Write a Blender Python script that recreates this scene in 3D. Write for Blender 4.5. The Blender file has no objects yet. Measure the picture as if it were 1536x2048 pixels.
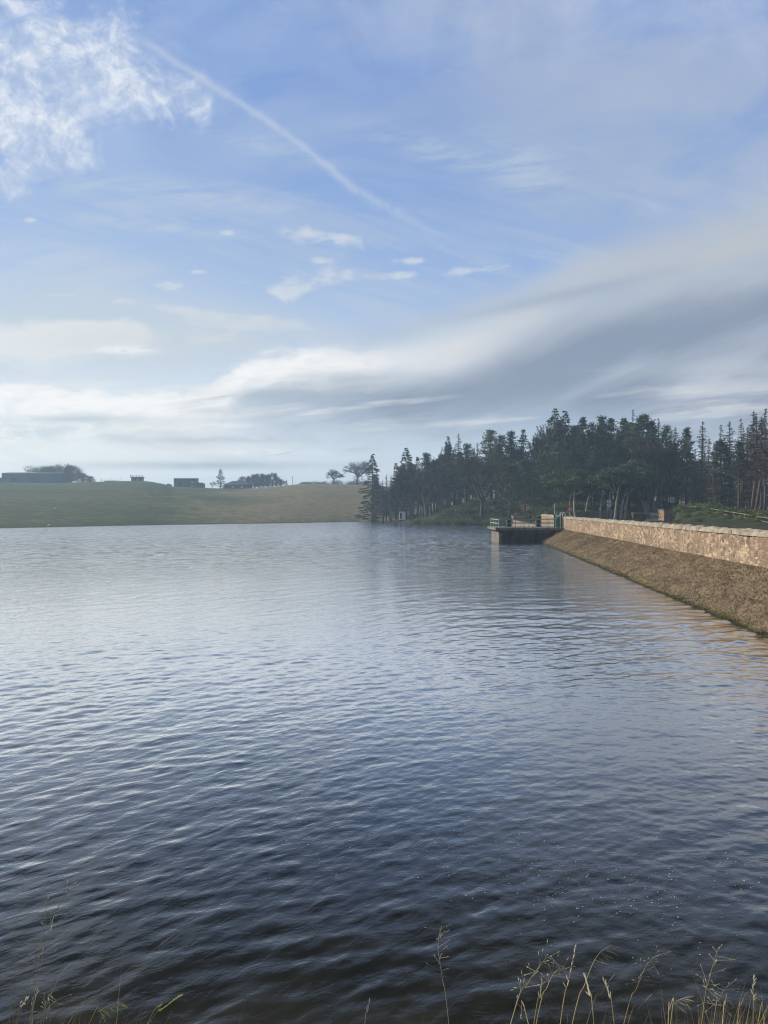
import bpy, math, random
import numpy as np
from math import radians as R, sin, cos, pi, sqrt, atan2
from mathutils import Vector, Matrix

scn = bpy.context.scene
COL = scn.collection
# ------------------------------------------------------------------ camera
# the eye stands on the near bank, 3 m above the water, looking along +Y
cam_d = bpy.data.cameras.new('camera')
cam_d.sensor_fit = 'VERTICAL'; cam_d.sensor_height = 36.0; cam_d.sensor_width = 27.0
cam_d.lens = 26.0
cam_d.clip_start = 0.05; cam_d.clip_end = 20000
cam_d.shift_y = -7.0 / 2048
cam = bpy.data.objects.new('camera', cam_d); COL.objects.link(cam)
cam.location = (0, 0, 3.0); cam.rotation_euler = (R(90), 0, 0)
scn.camera = cam
F = 1479.0; EYE = 3.0
def W(px, py, Y):
    "world point seen at a photograph pixel, at distance Y"
    return Vector(((px - 768) / F * Y, Y, EYE - (py - 1017) / F * Y))

# ------------------------------------------------------------------ render settings
scn.render.engine = 'CYCLES'
scn.cycles.max_bounces = 6; scn.cycles.diffuse_bounces = 2; scn.cycles.glossy_bounces = 3
scn.cycles.transmission_bounces = 3; scn.cycles.volume_bounces = 2; scn.cycles.transparent_max_bounces = 8
scn.cycles.use_denoising = True; scn.cycles.filter_width = 1.15
scn.cycles.caustics_reflective = False; scn.cycles.caustics_refractive = False
scn.view_settings.view_transform = 'Standard'; scn.view_settings.look = 'None'
scn.view_settings.gamma = 1; scn.view_settings.exposure = 0.10
scn.view_settings.use_curve_mapping = False

# ------------------------------------------------------------------ node helper
class X:
    "a socket with arithmetic"
    nt = None
    def __init__(s, v): s.v = v
    @staticmethod
    def m(op, *a, clamp=False):
        n = X.nt.nodes.new('ShaderNodeMath'); n.operation = op; n.use_clamp = clamp
        for i, q in enumerate(a):
            q = q.v if isinstance(q, X) else q
            if isinstance(q, (int, float)): n.inputs[i].default_value = q
            else: X.nt.links.new(q, n.inputs[i])
        return X(n.outputs[0])
    def __add__(s, o): return X.m('ADD', s, o)
    __radd__ = __add__
    def __sub__(s, o): return X.m('SUBTRACT', s, o)
    def __rsub__(s, o): return X.m('SUBTRACT', o, s)
    def __mul__(s, o): return X.m('MULTIPLY', s, o)
    __rmul__ = __mul__
    def __truediv__(s, o): return X.m('DIVIDE', s, o)
    def __neg__(s): return X.m('MULTIPLY', s, -1.0)
def vmax(a, b): return X.m('MAXIMUM', a, b)
def vmin(a, b): return X.m('MINIMUM', a, b)
def clamp(a): return X.m('ADD', a, 0.0, clamp=True)
def expn(a): return X.m('EXPONENT', a)
def sst(a, lo, hi, t0=0.0, t1=1.0):
    n = X.nt.nodes.new('ShaderNodeMapRange'); n.interpolation_type = 'SMOOTHSTEP'
    X.nt.links.new(a.v, n.inputs['Value'])
    for k, q in (('From Min', lo), ('From Max', hi), ('To Min', t0), ('To Max', t1)):
        n.inputs[k].default_value = q
    return X(n.outputs['Result'])
def vec(x, y, z=0.0):
    n = X.nt.nodes.new('ShaderNodeCombineXYZ')
    for i, q in enumerate((x, y, z)):
        if isinstance(q, X): X.nt.links.new(q.v, n.inputs[i])
        else: n.inputs[i].default_value = q
    return X(n.outputs[0])
def sep(a):
    n = X.nt.nodes.new('ShaderNodeSeparateXYZ'); X.nt.links.new(a.v, n.inputs[0])
    return [X(o) for o in n.outputs]
def noise(v, scale=1, detail=4, rough=.5, dist=0.0, out=0):
    n = X.nt.nodes.new('ShaderNodeTexNoise')
    if v is not None: X.nt.links.new(v.v, n.inputs['Vector'])
    n.inputs['Scale'].default_value = scale; n.inputs['Detail'].default_value = detail
    n.inputs['Roughness'].default_value = rough; n.inputs['Distortion'].default_value = dist
    return X(n.outputs[out])
def voro(v, scale=1, feature='F1', out='Distance', rnd=1.0):
    n = X.nt.nodes.new('ShaderNodeTexVoronoi'); n.feature = feature
    X.nt.links.new(v.v, n.inputs['Vector']); n.inputs['Scale'].default_value = scale
    n.inputs['Randomness'].default_value = rnd
    return X(n.outputs[out])
def rgb(c):
    n = X.nt.nodes.new('ShaderNodeRGB'); n.outputs[0].default_value = (*c, 1); return X(n.outputs[0])
def mix(f, a, b):
    n = X.nt.nodes.new('ShaderNodeMix'); n.data_type = 'RGBA'; n.clamp_factor = True
    for k, q in ((0, f), (6, a), (7, b)):
        if isinstance(q, X): X.nt.links.new(q.v, n.inputs[k])
        elif k: n.inputs[k].default_value = (*q, 1)
        else: n.inputs[k].default_value = q
    return X(n.outputs[2])
def scl(c, f):
    n = X.nt.nodes.new('ShaderNodeVectorMath'); n.operation = 'SCALE'
    X.nt.links.new(c.v, n.inputs[0])
    if isinstance(f, X): X.nt.links.new(f.v, n.inputs['Scale'])
    else: n.inputs['Scale'].default_value = f
    return X(n.outputs[0])
def fcurve(a, pts):
    n = X.nt.nodes.new('ShaderNodeFloatCurve'); X.nt.links.new(a.v, n.inputs['Value'])
    c = n.mapping.curves[0]
    n.mapping.use_clip = False
    c.points[0].location = pts[0]; c.points[1].location = pts[-1]
    for p in pts[1:-1]: c.points.new(*p)
    n.mapping.update()
    return X(n.outputs[0])
def lin(r, g, b):
    f = lambda c: ((c / 255 + .055) / 1.055) ** 2.4 if c > 10 else c / 255 / 12.92
    return (f(r), f(g), f(b))

# ------------------------------------------------------------------ sun and sky
SUN_AZ, SUN_EL = R(-66), R(27)          # left of the view and a little ahead
wld = bpy.data.worlds.new('World'); scn.world = wld; wld.use_nodes = True
nt = wld.node_tree; nt.nodes.clear(); X.nt = nt
SKY_S = 0.10
sky = nt.nodes.new('ShaderNodeTexSky'); sky.sky_type = 'NISHITA'; sky.sun_disc = False
sky.sun_elevation = SUN_EL; sky.sun_rotation = SUN_AZ
sky.air_density = 1.0; sky.dust_density = 1.2; sky.ozone_density = 1.6
def build_sky():
    tc = nt.nodes.new('ShaderNodeTexCoord'); D = X(tc.outputs['Generated'])
    x, y, z = sep(D)
    yy = vmax(y, 0.04); u = x / yy; v = z / yy
    front = sst(y, 0.02, 0.35)
    PX = lambda p: (p - 768) / F
    PY = lambda p: (1017 - p) / F
    g = lambda cx, cy, rx, ry, sh=0.0: expn(-(X.m('POWER', (u - PX(cx)) / (rx / F), 2.0) + X.m('POWER', (v - PY(cy) + (u - PX(cx)) * sh) / (ry / F), 2.0)))
    white = lambda f, t=(1, 1, 1): tuple(f * k / SKY_S for k in t)
    zc = vmax(z, 0.0)
    # clear air: the sky model, pulled to the deep cobalt of the day
    c = mix(.80, X(sky.outputs[0]), mix(sst(zc, .05, .55), white(1, (.33, .51, .82)), mix(sst(zc, .55, .85), white(1, (.150, .290, .66)), white(1, (.06, .13, .36)))))
    # warped coordinates on the cloud deck
    pl = vec(x / (zc + .10), y / (zc + .10))
    front_uv = vec(u, v)
    # overall thin veil that turns the blue milky, thicker low down
    veil = noise(vec(u * 1.2 + v * .9, v * 3.4 - u * 1.0), 1.5, 5, .55, .6)
    lowv = expn(-(zc / .16))
    c = mix(sst(veil, .36, .74) * .52 + .01, c, white(.50, (.66, .86, 1.25)))
    # lilac veil, upper right
    vr = sst(v * .75 + u * .85, .25, .72) * sst(noise(vec(u * 1.3 + v * .8, v * 3.2 - u), 2.0, 6, .6, .6), .28, .66)
    c = mix(vr * .9, c, white(.44, (.79, .97, 1.34)))
    top = sst(v, .52, .70) * sst(u, -.25, .05) * sst(noise(front_uv, 7, 6, .6, .8), .35, .7)
    c = mix(top * .50, c, white(.58, (.86, .96, 1.25)))
    # low white haze toward the horizon
    c = mix(lowv * .92, c, white(.78, (.90, 1.0, 1.05)))
    c = mix(g(-80, 900, 700, 210) * .9, c, white(.90, (.98, 1.01, .98)))
    c = mix(g(-40, 640, 520, 130) * .62, c, white(.60, (.84, 1.0, 1.12)))
    c = mix(g(150, 150, 480, 230) * sst(noise(vec(u, v * 1.6), 5, 6, .6, .6), .30, .70) * .55, c, white(.60, (.80, .98, 1.24)))
    # puffy cumulus upper left
    reg = g(20, 80, 130, 170) * 1.15 + g(200, 60, 120, 80) + g(180, 150, 100, 60) * .8 + g(430, 190, 60, 60) * .8 + g(340, 195, 130, 62) + g(60, 265, 110, 60) * 1.15 + g(25, 365, 56, 36) * 1.2 + g(110, 280, 60, 45) + g(150, 330, 60, 40) * .6 + g(560, 60, 120, 60) * .5 + g(260, 130, 80, 60) * .6
    n1 = noise(vec(u + v * .3, v), 12, 9, .66, .9)
    n2 = noise(front_uv, 42, 6, .62, .5)
    pm = sst(n1 * .70 + n2 * .30 + vmin(reg, 1.15) * .46, .66, 1.16)
    shade = mix(sst(n2 * .5 + n1 * .5, .38, .62), white(.62, (.86, .98, 1.16)), white(.80, (.95, 1.0, 1.08)))
    pm = pm * sst(noise(vec(u * 1.1 + 3.1, v), 7.5, 5, .55, .8) + g(30, 120, 120, 150) * .08 + g(70, 290, 130, 110) * .22, .40, .58, .10, 1.0)
    c = mix(pm * (.50 + .42 * sst(n2 * .5 + n1 * .5, .36, .62)), c, shade)
    # small puffs
    reg = g(600, 467, 60, 20) + g(700, 482, 60, 22) + g(655, 555, 95, 24, -.12) + g(570, 585, 50, 25) + g(795, 552, 60, 10, -.1) + g(950, 540, 90, 13, -.1) + g(330, 573, 50, 14) + g(350, 618, 90, 12, .1) + g(400, 543, 28, 7) + g(245, 603, 26, 8) + g(455, 463, 22, 10) + g(205, 757, 25, 5) + g(60, 440, 20, 10) + g(830, 522, 40, 10) + g(440, 640, 90, 12) + g(120, 590, 60, 7) + g(490, 565, 26, 7) + g(410, 680, 80, 14) + g(640, 520, 30, 8) + g(520, 650, 130, 22)
    n3 = noise(vec(u, v * 1.8), 26, 7, .6, .5)
    pm = sst(n3 * .8 + vmin(reg, 1.0) * .42, .60, .92)
    c = mix(pm * .72, c, white(.70, (.95, 1.0, 1.06)))
    # long feathered streaks
    st = sst(noise(vec(u * .9 + v * .5, v * 5.5 + u * 1.5), 4, 8, .66, .5), .42, .74)
    c = mix(st * .55 * sst(v, .62, .25), c, white(.62, (.90, .98, 1.06)))
    # separate feathers of cirrus on the left and centre
    fe = noise(vec(u * 1.4 + v, v * 10 - u * 1.5), 5, 8, .66, .4)
    for a_ in (g(300, 385, 300, 30, .10), g(120, 545, 200, 60, .14), g(330, 455, 170, 12, .12), g(860, 300, 130, 26, .3), g(560, 300, 120, 20, .2), g(1050, 340, 90, 60, .4)):
        c = mix(a_ * sst(fe, .36, .64) * .55, c, white(.60, (.86, 1.0, 1.14)))
    # contrail
    cu = fcurve((u + .42) / 1.0, [(0.0, .70), (.06, .655), (.198, .566), (.28, .512), (.334, .471), (.388, .427), (.442, .397), (.51, .364), (.60, .335)])
    wv = noise(vec(u, v), 40, 5, .6, .3)
    d = X.m('ABSOLUTE', v - cu + (wv - .5) * .012)
    along = sst(u, -.36, -.30) * (1.0 - sst(u, -.02, .13))
    w = 0.0038 + .0068 * noise(front_uv, 9, 3)
    c = mix(expn(-(X.m('POWER', d / w, 2.0))) * along * .36 * sst(noise(front_uv, 14, 4, .6), .22, .5), c, white(.66, (.92, 1.0, 1.10)))
    # soft cloud at left
    reg = g(60, 690, 230, 42) + g(190, 668, 110, 30)
    n4 = noise(vec(u, v * 2.2), 9, 8, .58, .5)
    pm = sst(n4 * 1.0 + vmin(reg, 1.0) * .55, .62, 1.0)
    c = mix(pm * .85, c, white(.80, (.99, 1.0, 1.0)))
    c = mix(g(330, 680, 330, 55) * .55, c, white(.62, (.93, 1.0, 1.04)))
    # the long lens-edged bank of stratus that climbs to the right
    nn = (noise(vec(u, v * 2), 5, 6, .55, .3) - .5) + (noise(vec(u, v * 2.4), 17, 6, .6, .4) - .5) * .62 * sst(u, .2, -.25)
    edge = fcurve((u + .6) / 1.2, [(0.0, .158), (.07, .158), (.28, .160), (.315, .178), (.35, .199), (.40, .212), (.50, .222), (.567, .245), (.65, .29), (.74, .345), (.82, .378), (.90, .41), (1.0, .455)])
    t = edge - v + nn * .055
    soft = sst(u, -.3, .3, .010, .075)
    up = clamp((t + soft * .4) / soft)
    up = up * up * (3.0 - 2.0 * up)
    thick = fcurve((u + .6) / 1.2, [(0.0, .03), (.25, .035), (.40, .05), (.60, .08), (.80, .11), (1.0, .14)])
    bright = up * (1.0 - sst(t / thick, .35, 1.25))
    body = up * sst(t / thick, .3, 1.1) * sst(v + nn * .10, .06, .15) * sst(u, -.36, .05)
    body2 = noise(vec(u * .8 + v * .4, v * 5 - u * 2.2), 3.4, 5, .5, .3)
    grey = mix(sst(body2, .40, .68), white(.285, (.82, 1.0, 1.32)), white(.42, (.88, 1.0, 1.22)))
    c = mix(body * .90, c, grey)
    rim = mix(sst(u, -.15, .35), white(.88, (1.0, .99, .98)), white(.52, (.92, .99, 1.08)))
    c = mix(bright * (.40 + .95 * noise(vec(u * 1.2 + v, v * 5 - u * 2), 4, 5, .6)), c, rim)
    # curdled sunlit fringe on the left half of the edge, and small layered banks under it
    fr_ = noise(vec(u, v * 2.6), 21, 8, .62, .5)
    le = sst(u, .02, -.12)
    c = mix(expn(-(X.m('POWER', (t - .016) / .017, 2.0))) * sst(fr_, .36, .56) * le * .85, c, white(.95, (1.0, .995, .98)))
    c = mix(expn(-(X.m('POWER', (t - .050) / .012, 2.0))) * sst(fr_, .62, .42) * le * .45, c, white(.50, (.86, 1.0, 1.14)))
    for a_ in (g(350, 830, 90, 9), g(300, 858, 90, 8), g(440, 852, 60, 7), g(150, 815, 90, 7), g(70, 800, 60, 8), g(620, 735, 140, 12, -.05), g(470, 905, 120, 6), g(250, 700, 60, 8)):
        c = mix(a_ * sst(fr_, .34, .54) * .75, c, white(.90, (1.0, 1.0, .98)))
    for a_ in (g(150, 838, 160, 8), g(430, 822, 60, 7), g(420, 880, 150, 7), g(380, 932, 210, 7), g(560, 790, 130, 14), g(760, 760, 150, 14)):
        c = mix(a_ * sst(fr_, .30, .50) * .50, c, white(.42, (.82, 1.0, 1.16)))
    c = mix(g(1010, 600, 260, 26, -.30) * .55, c, white(.52, (.88, .99, 1.16)))
    c = mix(g(940, 655, 210, 15, -.16) * .45, c, white(.60, (.88, 1.0, 1.10)))
    c = mix(g(1130, 590, 200, 13, -.22) * .5, c, white(.36, (.82, 1.0, 1.28)))
    c = mix(g(1480, 735, 190, 22, -.05) * .55, c, white(.58, (.90, 1.0, 1.10)))
    # flat streaks near the horizon
    s2 = noise(vec(u * 1.0, v * 9 - u * .9), 3.0, 5, .55, .25)
    low = sst(v, .02, .06) * (1.0 - sst(v, .14, .20))
    c = mix(sst(s2, .44, .36) * low * .55 * sst(u, -.38, -.12), c, white(.38, (.80, 1.0, 1.15)))
    c = mix(sst(s2, .50, .66) * low * .65, c, white(.80, (.99, 1.0, 1.0)))
    c = mix(g(330, 858, 120, 14) * .6 + g(420, 900, 170, 9, -.05) * .4, c, white(.80, (1.0, .99, .96)))
    c = mix(g(420, 930, 260, 8) * .5, c, white(.45, (.82, 1.0, 1.12)))
    # round the rest of the sky (behind the eye): the same sort of broken high cloud
    base = mix(sst(noise(pl, .5, 6, .6, .8), .38, .7) * .75, X(sky.outputs[0]), white(.5, (.92, 1.0, 1.1)))
    base = mix(lowv * .8, base, white(.55, (.93, 1.0, 1.02)))
    c = mix(front, base, c)
    bg = nt.nodes.new('ShaderNodeBackground'); bg.inputs['Strength'].default_value = SKY_S
    nt.links.new(c.v, bg.inputs['Color'])
    out = nt.nodes.new('ShaderNodeOutputWorld'); nt.links.new(bg.outputs[0], out.inputs['Surface'])
build_sky()
wld.cycles.sampling_method = 'MANUAL'; wld.cycles.sample_map_resolution = 512

sl = bpy.data.lights.new('sun', 'SUN'); sl.energy = 4.2; sl.angle = R(0.6); sl.color = (1.0, .90, .76)
so = bpy.data.objects.new('sun', sl); COL.objects.link(so)
sd = Vector((sin(SUN_AZ) * cos(SUN_EL), cos(SUN_AZ) * cos(SUN_EL), sin(SUN_EL)))
so.rotation_euler = sd.to_track_quat('Z', 'Y').to_euler(); so.location = sd * 200

# ------------------------------------------------------------------ materials
X.out_shader = None
def material(name, build, rough=.8, spec=.3, disp=None):
    m = bpy.data.materials.new(name); m.use_nodes = True
    t = m.node_tree; t.nodes.clear(); X.nt = t
    b = t.nodes.new('ShaderNodeBsdfPrincipled'); o = t.nodes.new('ShaderNodeOutputMaterial')
    b.inputs['Roughness'].default_value = rough; b.inputs['Specular IOR Level'].default_value = spec
    c = build(b)
    if isinstance(c, X): t.links.new(c.v, b.inputs['Base Color'])
    elif c is not None: b.inputs['Base Color'].default_value = (*c, 1)
    t.links.new(X.out_shader or b.outputs[0], o.inputs['Surface']); X.out_shader = None
    return m
def objco():
    n = X.nt.nodes.new('ShaderNodeTexCoord'); return X(n.outputs['Object'])
def worldco():
    n = X.nt.nodes.new('ShaderNodeNewGeometry'); return X(n.outputs['Position'])
def instrnd():
    n = X.nt.nodes.new('ShaderNodeObjectInfo'); return X(n.outputs['Random'])
def bump(b, h, strength=.5, dist=.05):
    n = X.nt.nodes.new('ShaderNodeBump'); X.nt.links.new(h.v, n.inputs['Height'])
    n.inputs['Strength'].default_value = strength; n.inputs['Distance'].default_value = dist
    X.nt.links.new(n.outputs[0], b.inputs['Normal'])
def attr(name):
    n = X.nt.nodes.new('ShaderNodeAttribute'); n.attribute_name = name; return X(n.outputs['Fac'])

def leafy(name, a, b_, transl=.0, scale=1.2):
    def f(b):
        p = objco(); r = instrnd()
        n1 = noise(p, scale, 3, .6); n2 = noise(p, scale * 6, 2, .6)
        c = mix(sst(n1 * .6 + n2 * .4, .34, .64), a, b_)
        c = mix(r * .35, c, scl(rgb(b_), 1.25))
        return scl(c, X.m('FRACT', r * 7.31) * .8 + .6)
    return material(name, f, .75, .15)
M = {}
M['spruce'] = leafy('spruce_needles', (.024, .045, .032), (.075, .11, .066))
M['pine'] = leafy('pine_needles', (.034, .060, .036), (.11, .145, .075))
M['umbrella'] = leafy('broad_pine_needles', (.045, .085, .034), (.13, .175, .065))
M['larch'] = leafy('larch_twigs', (.085, .062, .054), (.18, .135, .108))
M['twig'] = leafy('bare_twigs', (.055, .046, .040), (.11, .09, .07))
M['gorse'] = leafy('gorse_spines', (.055, .095, .030), (.155, .195, .06), scale=3)
M['gorse_brown'] = leafy('dead_gorse', (.07, .055, .035), (.13, .11, .06), scale=3)
M['flower'] = leafy('gorse_flowers', (.42, .30, .03), (.58, .44, .05), scale=5)
M['hill_bush'] = leafy('dark_bush', (.035, .045, .030), (.07, .08, .05))
def bark(name, a, b_):
    def f(b):
        p = objco(); x, y, z = sep(p)
        n = noise(vec(x * 8, y * 8, z * 1.2), 1, 4, .6)
        return mix(sst(n, .35, .65), a, b_)
    return material(name, f, .85, .2)
M['bark_dark'] = bark('conifer_bark', (.07, .055, .045), (.17, .13, .10))
M['bark_pale'] = bark('pale_pine_bark', (.26, .21, .16), (.50, .43, .34))
M['bark_grey'] = bark('grey_bark', (.06, .052, .043), (.13, .115, .095))

def grass_mat(b):
    p = worldco(); x, y, z = sep(p)
    n1 = noise(vec(x * .035, y * .035), 1, 6, .6, .5)
    n2 = noise(vec(x * .4, y * .4), 1, 6, .65)
    n3 = noise(vec(x * 6, y * 6), 1, 4, .6)
    green = mix(sst(n2, .35, .65), (.052, .085, .026), (.085, .11, .038))
    straw = mix(sst(n2, .35, .65), (.20, .165, .085), (.29, .24, .13))
    # the pasture turns to straw on the right-hand field, green on the left
    dry = sst(x + n1 * 60 - 30 + (y - 200) * .14, -58, -24)
    dry = vmin(dry, sst(y, 60, 130))
    c = scl(mix(dry * .92 + sst(n1 * .6 + n2 * .4, .44, .60) * .30, green, straw), .74)
    # forest litter
    lit = mix(sst(n2, .4, .6), (.045, .034, .022), (.10, .080, .045))
    fo = sst(x, -1, 7) * sst(y, 70, 100) * (1.0 - sst(y, 196, 212))
    bank = fo * (1.0 - sst(z, 3.6, 4.4)) * (1.0 - sst(x, 34, 40))
    c = mix(fo * .85 * (1.0 - bank * .8), c, lit)
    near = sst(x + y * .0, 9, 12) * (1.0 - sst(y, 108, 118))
    c = mix(near * .9, c, mix(sst(n2 + n1 * .4, .5, .8), (.018, .028, .012), (.050, .050, .024)))  # browner ground past the parapet, its colour darkened to stand in for shade
    # wet, dark drawdown strip right at the water's edge
    edge = 1.0 - sst(z + n2 * .3, .16, .46)
    c = mix(edge * .85, c, (.040, .036, .026))
    tr = expn(-(X.m('POWER', (z - 6.2 + (noise(vec(x * .02, y * .02), 1, 3) - .5) * 3 - (x + 60) * .018) / .12, 2.0))) * sst(y, 100, 130)
    c = mix(tr * .35, c, (.22, .19, .12))
    bump(b, n3 * .4 + n2, .6, .12)
    return scl(c, n3 * .5 + .75)
M['ground'] = material('pasture_and_forest_floor', grass_mat, .95, .1)

def emb_mat(b):
    p = worldco(); x, y, z = sep(p)
    n1 = noise(p, .7, 5, .6, .4); n2 = noise(p, 5, 6, .7, .6); n3 = noise(p, 22, 4, .65)
    c = mix(sst(n1 * .5 + n2 * .5, .36, .64), (.13, .095, .058), (.30, .23, .145))
    c = mix(sst(n3, .46, .68) * .55, c, (.38, .31, .20))
    ck = voro(vec(x * .9 + n2 * .5, y * .55 + n1, z * 1.2), 1.0, 'DISTANCE_TO_EDGE')
    c = mix((1.0 - sst(ck, .01, .04)) * .35 * sst(n1, .42, .55), c, (.035, .025, .017))
    moss = (1.0 - sst(z + n2 * .22, .13, .26)) * .8
    c = mix(moss * .9, c, mix(sst(n3, .4, .6), (.045, .050, .020), (.12, .11, .04)))
    wet = 1.0 - sst(z + n2 * .06, .05, .10)
    c = mix(wet * .8, c, (.022, .022, .014))
    bump(b, n2 * .7 + n3 * .3 + sst(ck, .0, .08) * .4, 1.0, .09)
    return c
M['embankment'] = material('matted_dry_grass_on_rubble', emb_mat, .95, .1)

def stone_mat(light, mid, dark, sc=1.0, courses=True, weather=.5):
    def f(b):
        p = objco(); x, y, z = sep(p)
        n1 = noise(p, 1.3 * sc, 5, .6, .3); n2 = noise(p, 9 * sc, 5, .65, .3)
        q = vec((x + y) * 3.2 * sc + n2 * .25, z * 6.5 * sc + n1 * .6, 0.0)
        cell = voro(q, 1.0, 'F1', 'Color'); cr, cg, cb = sep(cell)
        ed = voro(q, 1.0, 'DISTANCE_TO_EDGE')
        c = mix(sst(cr, .15, .85), mid, light)
        c = mix(sst(cg, .60, .85) * .75, c, dark)
        c = mix((1.0 - sst(ed, .02, .09)) * .55, c, (.20, .17, .135))
        # lime and lichen runs down the face
        run = noise(vec((x + y) * 5.5 * sc, z * .9), 1, 5, .6, .2)
        c = mix(sst(run * .7 + n1 * .3, .46, .62) * weather, c, light)
        c = mix(sst(noise(vec((x + y) * .55, z * .5), 1, 4, .6), .46, .60) * .75, c, mid)
        c = mix(sst(n2, .58, .74) * .5, c, dark)
        bump(b, sst(ed, 0, .15) * .6 + n2 * .5, .8, .035)
        return c
    return f
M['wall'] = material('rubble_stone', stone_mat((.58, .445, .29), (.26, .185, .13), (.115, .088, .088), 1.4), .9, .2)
M['dark_wall'] = material('dark_rubble_stone', stone_mat((.22, .17, .13), (.14, .11, .09), (.06, .05, .045)), .9, .2)  # darker stone tones; on the field wall they stand in for shade
def coping(b):
    p = objco(); n1 = noise(p, 2.5, 5, .6); n2 = noise(p, 16, 5, .65)
    c = mix(sst(n1, .35, .65), (.28, .235, .17), (.46, .40, .31))
    c = mix(sst(n2, .52, .68) * .7, c, (.16, .135, .105)); c = mix(sst(n2, .34, .24) * .7, c, (.58, .55, .48))
    bump(b, n2, .7, .02); return c
M['coping'] = material('weathered_coping_stone', coping, .9, .2)
def conc(a, c2):
    def f(b):
        p = objco(); x, y, z = sep(p)
        n1 = noise(p, 1.2, 5, .6); n2 = noise(vec(x * 4, y * 4, z * .7), 1, 5, .65)
        c = mix(sst(n1 * .5 + n2 * .5, .36, .64), a, c2)
        lo = 1.0 - sst(z + n1 * .3, .1, .6)
        bump(b, n2, .4, .02)
        return c
    return f
M['concrete'] = material('weathered_concrete', conc((.13, .12, .10), (.27, .25, .205)), .9, .2)
M['shade_concrete'] = material('shade_dark_concrete', conc((.030, .034, .032), (.08, .08, .065)), .85, .25)  # concrete darkened to carry the shade on the jetty body
def paint(name, c, rough=.45, dirt=.35, metal=0.0):
    def f(b):
        n = noise(objco(), 6, 5, .65); b.inputs['Metallic'].default_value = metal
        return mix(sst(n, .52, .72) * dirt, c, tuple(k * .45 + .02 for k in c))
    return material(name, f, rough, .4)
M['green'] = paint('green_paint', (.035, .13, .09))
M['rail_grey'] = paint('galvanised_rail', (.20, .245, .225), .5)
M['rail_pale'] = paint('pale_green_rail', (.42, .52, .46), .5)  # lighter rail tone; on the lake-end railing it stands in for sunlight
M['white'] = paint('white_paint', (.74, .74, .72), .5, .25)
M['red'] = paint('red_paint', (.62, .035, .03), .4, .15)
M['wood'] = paint('weathered_timber', (.20, .175, .13), .85)
M['sheet'] = paint('dark_cladding', (.050, .060, .075), .6)
M['roof_pale'] = paint('pale_sheet_roof', (.42, .44, .45), .5)
M['dark'] = paint('dark_opening', (.02, .02, .022), .7)
M['grey_sign'] = paint('grey_sign_face', (.42, .45, .47), .5, .2)
M['green_sign'] = paint('dark_lettering', (.05, .07, .08), .5, .2)
M['path'] = material('gravel_path', lambda b: mix(noise(worldco(), 3, 6, .7), (.22, .185, .135), (.36, .31, .24)), .95, .1)
M['straw'] = leafy('dry_grass_stalk', (.22, .17, .075), (.42, .34, .17), scale=6)
M['straw_pale'] = leafy('pale_grass_stalk', (.26, .23, .15), (.42, .38, .27), scale=6)
M['straw_green'] = leafy('green_seed_head', (.30, .30, .08), (.48, .46, .14), scale=6)
M['tuft'] = leafy('matted_grass_tuft', (.24, .175, .105), (.60, .48, .31), scale=.5)
M['tuft_green'] = leafy('mossy_edge_grass', (.07, .08, .02), (.30, .28, .08), scale=.8)
M['flecks'] = material('floating_specks', lambda b: (.42, .42, .38), .6, .3)

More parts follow.
